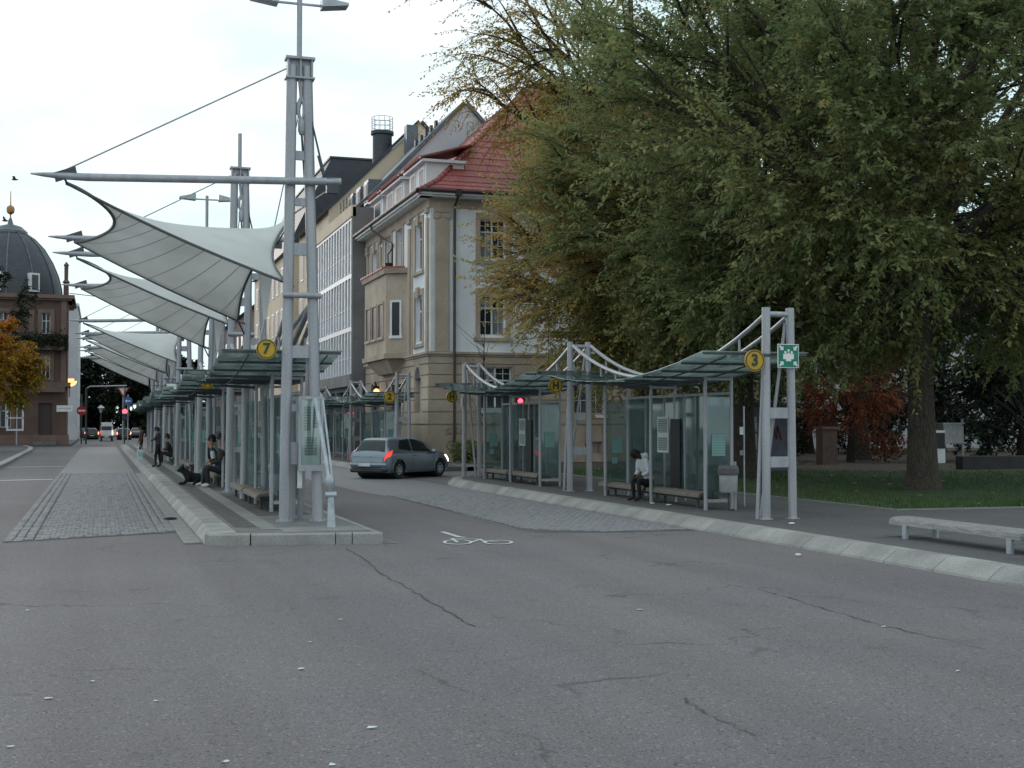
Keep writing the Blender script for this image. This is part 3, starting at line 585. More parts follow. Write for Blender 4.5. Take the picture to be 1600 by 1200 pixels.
    rod([(.18, .45, 0), (.16, .35, 2.0)], .07, 'inner_post', st, t, 10); rod([(.32, .5, 0), (.42, .1, 2.9)], .05, 'inner_post', st, t, 8)
    # tie-down with clevis on its foot plate
    b = MB(); b.prism([(.47, -1.38, 0), (.60, -1.38, 0), (.57, -1.32, .55), (.50, -1.30, .55)], (0, .035, 0)); b.build('anchor_plate', 'galv', t)
    b = MB(); b.lathe([(.05, -.09), (.05, .09)], (.53, -1.29, .50), 10, axis='x'); b.lathe([(.03, 0), (.075, .07), (.07, .2), (.04, .26)], (.53, -1.27, .56), 10); b.build('clevis', 'galv', t, smooth=True)
    rod([(.53, -1.27, .7), (.42, -.50, 2.0)], .035, 'tie_rod', 'galv', t, 8); rod([(.56, -1.25, .8), (.53, -.55, 1.98)], .018, 'tie_rod', 'galv', t, 8)
    if info:
        b = MB(); x0, x1, z0, z1, y = .24, .56, .93, 2.0, -.16
        for q_ in ((x0, x1, z0 - .1, z0), (x0, x1, z1, z1 + .05), (x0 - .04, x0, z0 - .1, z1 + .05), (x1, x1 + .04, z0 - .1, z1 + .05)): b.box(q_[0], q_[1], y - .04, y + .04, q_[2], q_[3])
        c = b.build('notice_case', st, t)
        MB().box(x0, x1, y - .025, y - .018, z0, z1).build('pane', 'glass_info', c)
        MB().box(x0 + .01, x1 - .01, y, y + .01, z0, z1).build('backing', 'white_paint', c)
        for (a0, a1, c0, c1) in ((.05, .15, .55, .95), (.19, .27, .6, .95), (.06, .26, .15, .45)): MB().box(x0 + a0, x0 + a1, y - .006, y - .001, z0 + c0, z0 + c1).build('timetable', 'paper_print', c)
        MB().box(.05, .22, -.03, .03, 1.0, 1.3).build('control_box', st, t)
        MB().box(.20, .28, -.06, -.05, .55, .85).build('sticker', 'paper', t)
    return t
sailA = make_sail(True, True); sailA.location = (2.87, 21.05, .16)
tag(sailA, 'white sail canopy on its steel mast at the rounded island tip, beside the 7 sign', 'sail canopy', 'sail canopies along the island')
sailB = make_sail(False, False); sailB.location = (2.87, 30.55, .16)
tag(sailB, 'white sail canopy with a plain mast, next one behind the tip of the island', 'sail canopy', 'sail canopies along the island')
for i, y in enumerate((50.2, 60.5, 70.6)):
    c = copy_tree(sailB); c.location = (2.78, y, .16)
    tag(c, 'white sail canopy ' + ('just past the gap in the row of sails', 'between two others far down the island', 'at the far end of the island row')[i], 'sail canopy', 'sail canopies along the island')
# ================================================================== BUS SHELTERS
def can_z(y): return 2.44 + .36 * ((y - 4.6) / 4.2) ** 2
def tube_z(y): return 2.56 + .90 * ((y - 4.6) / 4.6) ** 2
def rib(y, z0, z1): pass
ROOF_N = 10
def make_shelter(pair, papers=True, near=True):
    t = empty('bus_shelter', (0, 0, 0)); st = 'steel'
    if pair:
        for x in (0, .5):
            rod([(x, 0, 0), (x + (.02 if x == 0 else -.03), 0, 3.55)], .072, 'tall_post', st, t, 12); MB().lathe([(0, 0), (.12, 0), (.12, .015), (.076, .017), (.073, .04)], (x, 0, .002), 12).build('base_flange', st, t); MB().lathe([(.08, 0), (.084, .02), (.08, .05)], (x + .01, 0, 2.72), 12).build('clamp_ring', 'steel_dark', t)
        rod([(.02, 0, 3.44), (.47, 0, 3.44)], .05, 'cross_tube', st, t, 10)
        for z in (1.78, .96): MB().box(.07, .43, -.02, .02, z - .09, z + .09).build('tie_plate', st, t)
        rod([(-.10, .12, 0), (.0, .1, 2.2), (.03, .06, 3.3)], .035, 'raking_post', st, t, 8); rod([(.06, .3, 0), (.42, .06, 3.3)], .03, 'raking_post', st, t, 8)
    ys = np.linspace(0 if pair else .3, 9.2, 19)
    for x in (.02, .47):
        MB().tube([(x, float(y), tube_z(y) - .02) for y in ys], .042, 8).build('catenary_tube', st, t, smooth=True)
        for y in (.95, 1.75, 2.6, 6.6, 7.45, 8.25):
            MB().tube([(x, y, can_z(y) + .05), (x, y, tube_z(y))], .022, 6).build('hanger', st, t)
    ye = np.linspace(.35, 8.85, ROOF_N + 1)
    for i in range(ROOF_N):
        a, c = ye[i], ye[i + 1]; za, zc = can_z(a), can_z(c); up_ = .02 if a < 4.6 else 0; ov = .05
        b = MB(); b.add([(-1, a - ov * (a < 4.6), za + .012), (1, a - ov * (a < 4.6), za + .012), (1, c + ov * (a >= 4.6), zc + .012), (-1, c + ov * (a >= 4.6), zc + .012)], [(0, 1, 2, 3)]); b.add([(v[0], v[1], v[2] + .006) for v in b.v[:4]], [(0, 1, 2, 3)])
        b.f += [(0, 4, 5, 1), (1, 5, 6, 2), (2, 6, 7, 3), (3, 7, 4, 0)]; b.mi += [0] * 4
        b.build('roof_pane', 'glass_roof', t)
    for y in ye:
        z = can_z(y); MB().box(-.98, .98, y - .018, y + .018, z - .045, z - .004).build('cross_bar', 'steel_dark', t)
    for x in (-.55, .25, .75):
        MB().tube([(x, float(y), can_z(y) - .065) for y in np.linspace(.35, 8.85, 14)], .014, 6).build('edge_beam', 'steel_dark', t, smooth=True)
    b = MB(); b.add([(-1.0, 8.86, can_z(8.86) + .03), (1.0, 8.86, can_z(8.86) + .03), (1, 8.92, can_z(8.86) - .08), (-1, 8.92, can_z(8.86) - .08)], [(0, 1, 2, 3)]); b.f.append((3, 2, 1, 0)); b.mi.append(0); b.build('gutter', 'galv', t)
    Y = (2.45, 4.92, 7.4)
    for y in Y:
        rod([(.10, y, 0), (.10, y, can_z(y) - .05)], .036, 'front_post', st, t, 10); rod([(.64, y, 0), (.64, y, can_z(y) - .05)], .032, 'back_post', st, t, 10)
        MB().bar((.10, y, can_z(y) - .10), (.64, y, can_z(y) - .10), .04, .05).build('post_tie', st, t); MB().bar((.10, y, can_z(y) - .12), (-.6, y, can_z(y) - .08), .04, .05).build('bracket', 'steel_dark', t)
    edges = np.linspace(2.49, 7.36, 6)
    for a, c in zip(edges, edges[1:]): MB().box(.628, .638, a + .012, c - .012, .22, 2.14).build('wall_pane', 'glass', t)
    for y in edges[1:-1]: MB().box(.615, .65, y - .014, y + .014, .05, 2.2).build('mullion', st, t)
    MB().box(.618, .648, 2.48, 7.37, .16, .21).build('rail', st, t); MB().box(.618, .648, 2.48, 7.37, 2.15, 2.2).build('rail', st, t)
    for y in (2.45, 7.4): 
        MB().box(.14, .60, y - .006, y + .006, .22, 2.1).build('end_pane', 'glass', t); MB().box(.14, .60, y - .015, y + .015, .14, .2).build('rail', st, t)
    if papers:
        for (y, x0, x1, z0, z1, m_) in ((2.435, .22, .50, 1.0, 1.4, 'paper_teal'), (7.385, .25, .5, .95, 1.3, 'paper_teal'), (7.385, .25, .38, .72, .86, 'paper_teal')): MB().box(x0, x1, y - .006, y - .003, z0, z1).build('notice', m_, t)
        MB().box(.618, .624, 5.2, 5.75, 1.0, 1.75).build('timetable', 'paper', t)
        MB().box(.612, .616, 5.25, 5.7, 1.05, 1.32).build('timetable', 'paper_print', t); MB().box(.612, .616, 5.25, 5.7, 1.42, 1.7).build('timetable', 'paper_print', t)
        MB().box(.59, .60, 4.6, 5.05, .3, 1.7).build('advert', 'black', t)
    return t
mat('paper_teal', (.20, .36, .34), (.17, .31, .29), rough=.7, stripes=(2, .05, .7, .35))
def round_sign(txt, loc, r, label, group=None):
    t = empty('stop_sign', loc, label, 'sign', group)
    def disc(rr, y, n=28): return [(rr * math.cos(2 * math.pi * k / n), y, rr * math.sin(2 * math.pi * k / n)) for k in range(n)]
    o = origin(t)
    def ab(b): b.v = [(x + o.x, y + o.y, z + o.z) for x, y, z in b.v]; return b
    ab(MB().prism(disc(r, 0), (0, .03, 0))).build('disc', 'yellow_sign', t)
    b = MB(); n = 28; ro, ri = r * .93, r * .83
    vs = disc(ro, -.004) + disc(ri, -.004); b.add(vs, [(k, (k + 1) % n, n + (k + 1) % n, n + k) for k in range(n)]); ab(b).build('ring', 'green_dark', t)
    if txt: text_mesh(txt, r * 1.45, 'green_dark', 'lettering', t, (0, -.006, 0), sx=.95)
    ab(MB().box(-.02, .02, .03, .12, -.03, .03)).build('bracket', 'steel', t)
    return t
shA = make_shelter(True); shA.location = (10.6, 19.1, .16)
tag(shA, 'glass bus shelter with the round yellow 3 sign on its end', 'bus shelter', 'bus shelters along the platform')
shB = make_shelter(False); shB.location = (2.87, 21.05, .16)
tag(shB, 'glass bus shelter under the first sail, with the yellow 7 sign', 'bus shelter', 'bus shelters along the island')
for i, (x, y) in enumerate(((10.6, 28.5), (10.6, 47.2), (10.6, 56.4), (10.6, 65.6))):
    c = copy_tree(shA); c.location = (x, y, .16)
    tag(c, ('glass bus shelter with an empty bench next to the road junction', 'glass bus shelter in front of the oriel of the sandstone building', 'glass bus shelter before the office block, next after the one below the oriel', 'glass bus shelter in front of the glazed office block, last of its row')[i], 'bus shelter', 'bus shelters along the platform')
fp = empty('steel_gantry', (10.55, 37.6, .16), 'free-standing pair of tall steel posts where the shelter roof ends at the junction', 'gantry')
for x in (0, .5): MB().tube([(10.55 + x, 37.6, .16), (10.57 + x * .9, 37.6, 3.6)], .07, 10).build('tall_post', 'steel', fp, smooth=True)
MB().tube([(10.57, 37.6, 3.5), (11.02, 37.6, 3.5)], .05, 8).build('cross_tube', 'steel', fp); MB().tube([(10.87, 37.4, .16), (10.62, 37.5, 3.4)], .035, 8).build('raking_post', 'steel', fp)
MB().box(10.45, 10.49, 37.5, 37.56, 2.3, 2.55).build('small_lamp', 'white_paint', fp)
for i, y in enumerate((30.55, 40.3, 50.2, 60.5, 70.6, 80)):
    c = copy_tree(shB); c.location = (2.85, y, .16)
    tag(c, ('glass bus shelter under the second sail, beside the seated pair' if i == 0 else ('third', 'fourth', 'fifth', 'sixth', 'seventh')[i - 1] + ' glass bus shelter of the island counted from the 7 sign'), 'bus shelter', 'bus shelters along the island')
round_sign('3', (10.36, 19.02, 2.81), .185, 'round yellow sign numbered 3 beside the green assembly point sign')
round_sign('7', (2.55, 20.92, 2.97), .165, 'round yellow sign numbered 7 on the island mast')
round_sign('H', (10.20, 28.36, 2.66), .17, 'round yellow H stop sign between the two shelters by the lawn')
round_sign('H', (10.13, 37.45, 2.58), .17, 'round yellow H stop sign at the junction end of the shelter roof')
round_sign('2', (10.30, 47.0, 2.78), .23, 'round yellow number 2 stop sign near the oriel of the sandstone building')
round_sign('H', (2.36, 30.4, 2.74), .17, 'round yellow H stop sign under the second sail of the island')
round_sign('5', (2.36, 50.0, 2.95), .22, 'round yellow stop sign just past the gap in the row of sails')
# green assembly point sign
g = empty('assembly_point_sign', (10.96, 18.98, 2.895), 'green and white assembly point sign on the tall steel posts', 'sign')
def gb(x0, x1, z0, z1, y0, y1): b = MB(); b.box(10.96 + x0, 10.96 + x1, 18.98 + y0, 18.98 + y1, 2.895 + z0, 2.895 + z1); return b
gb(-.20, .20, -.20, .20, -.012, .0).build('plate', 'white_paint', g); gb(-.187, .187, -.187, .187, -.016, -.012).build('green_field', 'green_sign', g)
def disc_at(cx, cz, r, y, n=14): return [(10.96 + cx + r * math.cos(2 * math.pi * k / n), 18.98 + y, 2.895 + cz + r * math.sin(2 * math.pi * k / n)) for k in range(n)]
for i, (cx, cz) in enumerate(((-.06, .06), (0, .09), (.06, .06), (0, .035))): MB().prism(disc_at(cx, cz, .022, -.020 - .001 * (i == 3)), (0, .003, 0)).build('figure_head', 'white_paint', g)
gb(-.10, .10, -.055, .035, -.020, -.017).build('figure_bodies', 'white_paint', g); gb(-.05, .05, -.09, -.055, -.020, -.017).build('figure_bodies', 'white_paint', g)
for sx in (-1, 1):
    for sz in (-1, 1):
        b = MB(); P = lambda u, v: (10.96 + sx * u, 18.97 - .009, 2.895 + sz * v)
        b.prism([P(.095, .095), P(.165, .095), P(.095, .165)], (0, .002, 0)); b.prism([P(.118, .142), P(.142, .118), P(.178, .154), P(.154, .178)], (0, .0015, 0)); b.build('arrow', 'white_paint', g)
# ================================================================== BENCHES AND BINS
def make_bench(m_='wood', slat=False):
    t = empty('bench', (0, 0, 0))
    for a, c in ((0, 2.45), (2.62, 5.1)):
        b = MB(); n = 10; prof = [(.17 * math.cos(math.pi * k / (n - 1)), .055 * math.sin(math.pi * k / (n - 1))) for k in range(n)] + [(-.19, -.05), (.19, -.05)]
        prof = [(max(-.2, min(.2, x * 1.12)), z) for x, z in prof]
        b.prism([(x, a, .26 + z) for x, z in prof], (0, c - a, 0)); b.build('seat_beam', m_, t)
        MB().box(-.1, .1, a + .1, c - .1, .16, .20).build('seat_rail', 'steel_dark', t)
        for y in (a + .25, c - .35):
            for x in (-.09, .09): MB().tube([(x, y, 0), (x, y, .18)], .03, 8).build('leg', 'steel_dark', t)
    MB().box(-.15, .15, 2.46, 2.61, .19, .25).build('connector', 'black', t); MB().box(-.15, .15, -.16, -.01, .19, .26).build('end_bracket', 'black', t)
    return t
be = make_bench(); be.location = (10.92, 21.9, .16); tag(be, 'long rounded wooden bench in the shelter where the man in white sits', 'bench', 'wooden benches in the shelters')
for i, (x, y) in enumerate(((10.92, 31.3), (2.95, 24.0), (2.95, 33.2), (2.95, 43), (2.95, 53), (10.92, 50.0))):
    c = copy_tree(be); c.location = (x, y, .16); c['label'] = ('empty wooden bench in the shelter at the road junction', 'empty wooden bench in the shelter with the 7 sign', 'wooden bench carrying the seated pair with the dog', 'wooden bench further along the island behind the standing man', 'wooden bench far along the island', 'wooden bench in the shelter below the oriel')[i]
# grey bench on thick posts by the path
gbench = empty('bench', (10.9, 12.2, .16), 'weathered grey wooden bench on round steel posts, in the open by the path', 'bench')
b = MB(); n = 10
for (a, c) in ((12.98, 15.75), (10.0, 12.78)):
    b = MB(); prof = [(.24 * math.cos(math.pi * k / (n - 1)), .05 * math.sin(math.pi * k / (n - 1))) for k in range(n)] + [(-.25, -.06), (.25, -.06)]
    vs = []
    for y, q_ in ((a, .92), (a + .05, 1), (c - .12, 1), (c - .04, .93), (c, .75)): vs += [(10.9 + x * q_, y, .40 + z * (q_ if z > 0 else 1)) for x, z in prof]
    m_ = len(prof); b.add(vs, [(k * m_ + i, k * m_ + (i + 1) % m_, (k + 1) * m_ + (i + 1) % m_, (k + 1) * m_ + i)[::-1] for k in range(4) for i in range(m_)] + [tuple(range(m_)), tuple(range(4 * m_, 5 * m_))[::-1]])
    b.build('seat_beam', 'wood_grey', gbench, smooth=True)
    for y in ((15.3, 13.15) if a > 12.9 else (12.6, 10.3)):
        for x in (-.26, .26): MB().tube([(10.9 + x * .95, y, .16), (10.9 + x * .95, y, .35)], .045, 10).build('leg', 'galv', gbench, smooth=True)
MB().box(10.74, 11.06, 12.79, 12.97, .32, .385).build('connector', 'black', gbench)
def make_bin(m_):
    t = empty('litter_bin', (0, 0, 0)); MB().lathe([(0, .34), (.15, .34), (.165, .37), (.175, .78), (.17, .8)], n=18).build('drum', m_, t, smooth=True)
    MB().lathe([(.165, .80), (.19, .78), (.195, .70), (.183, .66), (.186, .79), (.17, .83), (.15, .8), (.12, .6), (0, .58)], n=18).build('bin_bag', 'bag', t, smooth=True)
    MB().tube([(.2, .12, 0), (.2, .12, .9)], .025, 8).build('post', 'steel', t); MB().tube([(.16, .1, .02), (.02, .02, .02), (.0, 0, .34)], .02, 6).build('stand', 'steel_dark', t)
    MB().bar((.2, .12, .7), (.1, .06, .7), .03, .04).build('clamp', 'steel_dark', t); return t
bn = make_bin('bin_grey'); bn.location = (11.0, 21.22, .16); tag(bn, 'grey drum litter bin with a black bag at the 3 sign shelter', 'bin', 'drum litter bins')
c = copy_tree(bn); c.location = (3.22, 24.5, .16); c['label'] = 'grey drum litter bin with a bag behind the island mast'
# ================================================================== BUILDINGS
wrng = random.Random(3)
class Fr:
    """wall frame: point(u, z, d) with u along the wall, d outwards"""
    def __init__(s, o, u, n): s.o = Vector(o); s.u = Vector(u); s.n = Vector(n)
    def p(s, u, z, d=0): return s.o + s.u * u + s.n * d + Vector((0, 0, z))
    def box(s, b, u0, u1, z0, z1, d0, d1, mi=0):
        c = s.p((u0 + u1) / 2, (z0 + z1) / 2, (d0 + d1) / 2); return b.obox(c, s.u * (u1 - u0) / 2, s.n * (d1 - d0) / 2, Vector((0, 0, (z1 - z0) / 2)), mi)
def wall(fr, w, z0, z1, holes, m_, parent, name='wall', rev=.22, u_0=0):
    us = sorted({u_0, w, *[h[0] for h in holes], *[h[1] for h in holes]}); zs = sorted({z0, z1, *[h[2] for h in holes], *[h[3] for h in holes]})
    us = [u for u in us if u_0 <= u <= w]; zs = [z for z in zs if z0 <= z <= z1]; b = MB()
    for a, c in zip(us, us[1:]):
        for e, f in zip(zs, zs[1:]):
            mu, mz = (a + c) / 2, (e + f) / 2
            if any(h[0] < mu < h[1] and h[2] < mz < h[3] for h in holes): continue
            b.quad(fr.p(a, e), fr.p(c, e), fr.p(c, f), fr.p(a, f))
    for (a, c, e, f) in holes:
        e, f = max(e, z0), min(f, z1)
        if f <= e: continue
        for q in (((a, e), (a, f)), ((c, f), (c, e)), ((a, f), (c, f)), ((c, e), (a, e))):
            b.quad(fr.p(*q[0], 0), fr.p(*q[1], 0), fr.p(*q[1], -rev), fr.p(*q[0], -rev))
    return b.build(name, m_, parent)
def window(fr, u0, u1, z0, z1, parent, rec=.16, cols=2, rows=(.68,), frame='white_paint', glass='win_dark', bars=0, fw=.06, sill=None):
    b = MB(); d0, d1 = -rec - .05, -rec
    fr.box(b, u0, u0 + fw, z0, z1, d0, d1); fr.box(b, u1 - fw, u1, z0, z1, d0, d1); fr.box(b, u0 + fw, u1 - fw, z0, z0 + fw, d0, d1); fr.box(b, u0 + fw, u1 - fw, z1 - fw, z1, d0, d1)
    cs = [u0 + (u1 - u0) * k / cols for k in range(cols + 1)]; zs = [z0] + [z0 + (z1 - z0) * r for r in rows] + [z1]
    for u in cs[1:-1]: fr.box(b, u - fw * .6, u + fw * .6, z0 + fw, z1 - fw, d0, d1 + .004)
    for z in zs[1:-1]: fr.box(b, u0 + fw, u1 - fw, z - fw * .55, z + fw * .55, d0, d1 + .008)
    w = b.build('window', frame, parent)
    for a, c in zip(cs, cs[1:]):
        for e, f in zip(zs, zs[1:]):
            g_ = MB(); fr.box(g_, a + .01, c - .01, e + .01, f - .01, d0 - .02, d0 + .01); g_.build('pane', 'win_curtain' if glass == 'win_dark' and wrng.random() < .3 else glass, w)
            if bars:
                g_ = MB(); um = (a + c) / 2; fr.box(g_, um - .012, um + .012, e, f, d0 + .01, d1 - .01)
                for k in range(1, bars): zz = e + (f - e) * k / bars; fr.box(g_, a, c, zz - .012, zz + .012, d0 + .01, d1 - .012)
                g_.build('glazing_bar', frame, w)
    if sill: g_ = MB(); fr.box(g_, u0 - .12, u1 + .12, z0 - .14, z0 - .02, -.1, .1); g_.build('sill', sill, w)
    return w
# ---------------------------------------------------------------- corner building
CB = empty('corner_building', (13.1, 52, 0), 'cream and white corner building with sandstone base and red hipped tile roof', 'building')
FS = Fr((13.1, 52, 0), (1, 0, 0), (0, -1, 0)); FW = Fr((13.1, 52, 0), (0, 1, 0), (-1, 0, 0))
LS, LW = 16.0, 13.35
sw = [(2.19, 3.33), (6.5, 7.9), (11.2, 12.6)]
hs = []
for a, c in sw: hs += [(a, c, 8.81, 10.48), (a, c, 5.52, 7.25)]
wall(FS, LS, 4.75, 11.3, hs, 'plaster_white', CB)
hg = [(2.19, 3.62, 2.38, 4.2), (6.45, 7.88, 2.17, 4.0), (11.9, 13.1, 2.2, 4.0), (6.95, 7.75, .44, 1.0), (2.3, 3.2, .44, 1.0)]
wall(FS, LS, 0, 4.75, hg, 'sandstone', CB)
ww = [(1.2, 2.5, 8.45, 10.45), (1.2, 2.5, 5.3, 7.3), (10.55, 11.85, 8.45, 10.45), (10.55, 11.85, 5.3, 7.3), (5.0, 6.2, 8.9, 10.75), (7.4, 8.6, 8.9, 10.75)]
wall(FW, LW, 4.75, 11.3, ww, 'plaster_white', CB)
wg = [(1.45, 2.45, 2.1, 3.75), (10.3, 10.95, 1.9, 3.5), (11.25, 11.9, 1.9, 3.5), (5.2, 8.2, .16, 3.6)]
wall(FW, LW, 0, 4.75, wg, 'sandstone', CB)
MB().box(13.12, 29.1, 65.3, 65.35, 0, 11.3).build('wall', 'plaster_white', CB); MB().box(29.05, 29.1, 52.02, 65.3, 0, 11.3).build('wall', 'plaster_white', CB)
# rusticated courses: each stone band is its own piece, cut at the openings
def courses(fr, L_, holes, zs, u_0=0.0, stone=1.55):
    for k, (za, zb) in enumerate(zip(zs, zs[1:])):
        cuts = [(u_0, L_)]
        for h in holes:
            if h[2] - .02 < (za + zb) / 2 < h[3] + .25 * (h[3] > 3.4):
                nc = []
                for a, c in cuts:
                    if h[1] + .1 <= a or h[0] - .1 >= c: nc.append((a, c))
                    else:
                        if h[0] - .1 > a + .1: nc.append((a, h[0] - .1))
                        if h[1] + .1 < c - .1: nc.append((h[1] + .1, c))
                cuts = nc
        for a, c in cuts:
            n_ = max(1, round((c - a) / stone)); st = (c - a) / n_
            for j in range(n_):
                b = MB(); fr.box(b, a + j * st + (.003 if j else 0), a + (j + 1) * st - .003, za + .022, zb - .022, .002, .055 + rng.uniform(-.004, .004)); b.build('stone_block', 'sandstone', CB)
zc = [1.75, 2.27, 2.79, 3.31, 3.83, 4.30, 4.62]
courses(FS, LS, hg, zc, .0); courses(FW, LW, wg, zc, .0)
for fr, L_, hl in ((FS, LS, hg), (FW, LW, wg)):
    b = MB(); edges = [0] + sorted(sum([[h[0] - .03, h[1] + .03] for h in hl if h[2] < 1.5], [])) + [L_]
    for a, c in zip(edges[::2], edges[1::2]): fr.box(b, a - (.08 if a == 0 else 0), c, 0, 1.7, .002, .085)
    b.build('plinth', 'sandstone', CB)
    b = MB(); fr.box(b, -.13, L_, 4.62, 4.70, .0, .10); fr.box(b, -.2, L_, 4.703, 4.80, .0, .17); b.build('string_course', 'sandstone', CB)
    b = MB(); fr.box(b, -.06, L_, 10.87, 11.3, .002, .07); b.build('frieze', 'sandstone', CB)
    b = MB(); fr.box(b, -.55, L_ + .2, 11.25, 11.32, .0, .50); fr.box(b, -.60, L_ + .2, 11.323, 11.45, .30, .62); b.build('eaves_cornice', 'white_paint', CB)
    b = MB(); pts = [fr.p(-.7, 11.48, .68), fr.p(L_ + .2, 11.48, .68)]; b.tube(pts, .075, 8); b.build('gutter', 'brown_metal', CB, smooth=True)
def surround(fr, u0, u1, z0, z1, key=True, m_='sandstone'):
    b = MB(); fr.box(b, u0 - .2, u0, z0 - .12, z1 + .26, .002, .06); fr.box(b, u1, u1 + .2, z0 - .12, z1 + .26, .002, .06); fr.box(b, u0, u1, z1, z1 + .26, .002, .06); fr.box(b, u0 - .28, u1 + .28, z0 - .24, z0 - .10, .002, .13)
    if key: um = (u0 + u1) / 2; b.prism([fr.p(um - .16, z1 - .12, .06), fr.p(um + .16, z1 - .12, .06), fr.p(um + .26, z1 + .36, .06), fr.p(um - .26, z1 + .36, .06)], fr.n * .07)
    return b.build('window_surround', m_, CB)
for (a, c, e, f) in hs: surround(FS, a, c, e, f); window(FS, a, c, e, f, CB, bars=2)
for (a, c, e, f) in hg:
    if e > 1: window(FS, a, c, e, f, CB, bars=2, sill='white_paint')
    else: window(FS, a, c, e, f, CB, cols=2, rows=(), frame='sandstone')
for (a, c, e, f) in ww: surround(FW, a, c, e, f, key=e < 8.7); window(FW, a, c, e, f, CB)
for (a, c, e, f) in wg:
    if f - e > 3: window(FW, a, c, e, f, CB, rec=.5, cols=2, rows=(.72,), frame='brown_metal', glass='win_dark')
    else:
        window(FW, a, c, e, f, CB, cols=1, rows=(.5,), rec=.2)
        b = MB(); n_ = 10; um = (a + c) / 2; r0 = (c - a) / 2; r1 = r0 + .22; arc_ = [(math.cos(math.pi * k / n_), math.sin(math.pi * k / n_)) for k in range(n_ + 1)]
        vs = [FW.p(um + r0 * x, f + r0 * y - .02, .06) for x, y in arc_] + [FW.p(um + r1 * x, f + r1 * y - .02, .06) for x, y in arc_]
        b.add(vs, [(k, k + 1, n_ + 2 + k, n_ + 1 + k) for k in range(n_)]); b.build('window_arch', 'sandstone', CB)
        b = MB(); b.add([FW.p(um + r0 * x, f + r0 * y - .02, .058) for x, y in arc_], [tuple(range(n_ + 1))]); b.build('fanlight', 'win_dark', CB)
# pilasters with volutes, on both sides of the corner and along the street front
def pilaster(fr, u0, u1, vol=True):
    b = MB(); fr.box(b, u0, u1, 4.82, 10.45, .002, .09); n_ = int(6)
    fr.box(b, u0 - .08, u1 + .08, 10.66, 10.86, .002, .14); p = b.build('pilaster', 'sandstone', CB)
    if vol:
        for u in (u0 + .04, u1 - .04):
            b = MB(); k = 12; b.prism([fr.p(u + .15 * math.cos(2 * math.pi * j / k), 10.54 + .15 * math.sin(2 * math.pi * j / k), .02) for j in range(k)], fr.n * .12); b.build('volute', 'sandstone', p)
        b = MB(); fr.box(b, u0 + .1, u1 - .1, 10.46, 10.655, .002, .10); b.build('capital', 'sandstone', p)
pilaster(FS, .22, .80); pilaster(FW, .12, .42, False); pilaster(FW, 3.35, 3.75, False); pilaster(FW, 9.55, 9.95, False); pilaster(FW, 12.7, 13.1, True)
for u in (.02, .84): b = MB(); FS.box(b, u, u + .14, 4.82, 10.86, .002, .035); b.build('corner_strip', 'white_paint', CB)
for u in (.47, .66): b = MB(); FW.box(b, u, u + .14, 4.82, 10.86, .002, .05); b.build('corner_strip', 'white_paint', CB)
for u in (3.0, 9.2, 9.98, 12.4): b = MB(); FW.box(b, u, u + .3, 4.82, 10.86, .002, .03); b.build('stone_strip', 'sandstone', CB)
# downpipes
b = MB(); b.tube([FS.p(1.05, 11.5, .66), FS.p(1.05, 11.25, .58), FS.p(1.03, 10.9, .16), FS.p(1.03, .1, .16)], .055, 8); b.build('downpipe', 'brown_metal', CB, smooth=True)
MB().obox(FS.p(1.05, 11.42, .70), (.12, 0, 0), (0, .1, 0), (0, 0, .13)).build('rain_head', 'brown_metal', CB)
b = MB(); b.tube([FW.p(9.1, 11.5, .68), FW.p(9.1, 11.2, .62), FW.p(8.2, 10.6, .15), FW.p(6.75, 10.2, .12), FW.p(6.75, 9.0, .12)], .05, 8); b.build('downpipe', 'brown_metal', CB, smooth=True)
# oriel
orl = [(13.1, 56.15), (12.25, 56.75), (12.25, 61.6), (13.1, 62.2)]
def oriel_ring(z0, z1, grow0, grow1, m_, name, par=CB):
    b = MB(); c = Vector((13.1, 59.2)); f = lambda p, g_: Vector((13.1 + (p[0] - 13.1) * (1 + g_), 59.2 + (p[1] - 59.2) * (1 + g_ * .5)))
    lo = [(*f(p, grow0), z0) for p in orl]; hi = [(*f(p, grow1), z1) for p in orl]
    b.add(lo + hi, [(i, i + 1, 5 + i, 4 + i)[::-1] for i in range(3)] + [(0, 1, 2, 3), (4, 5, 6, 7)[::-1]]); return b.build(name, m_, par)
ob = oriel_ring(4.95, 8.55, 0, 0, 'sandstone', 'oriel'); oriel_ring(4.72, 4.94, .1, .12, 'sandstone', 'oriel_moulding', ob); oriel_ring(4.1, 4.70, -.6, -.1, 'sandstone', 'corbel', ob); oriel_ring(8.56, 8.78, .12, .18, 'sandstone', 'oriel_cornice', ob)
for k in range(3):
    a = Vector((*orl[k], 0)); c = Vector((*orl[k + 1], 0)); d = (c - a).normalized(); nn_ = Vector((d.y, -d.x, 0)) * -1
    if nn_.x > 0: nn_ = -nn_
    fo = Fr(a, d, nn_); W_ = (c - a).length
    wl = [(W_ * .34, W_ * .70)] if k != 1 else [(.5, 1.5), (1.95, 2.95), (3.4, 4.4)]
    for (u0, u1) in wl:
        b = MB(); fo.box(b, u0 - .09, u0, 5.75, 7.35, .002, .05); fo.box(b, u1, u1 + .09, 5.75, 7.35, .002, .05); fo.box(b, u0, u1, 7.26, 7.35, .002, .05); fo.box(b, u0 - .12, u1 + .12, 5.62, 5.745, .002, .09)
        w_ = b.build('window', 'sandstone' if k == 1 else 'white_paint', ob); b = MB(); fo.box(b, u0, u1, 5.76, 7.25, .002, .012); b.build('pane', 'win_far', w_)
for i in range(12):
    t_ = i / 11; MB().box(12.05, 12.28, 56.75 + 4.7 * t_, 57.05 + 4.7 * t_, 8.785, 8.87).build('coping_tile', 'tile', ob)
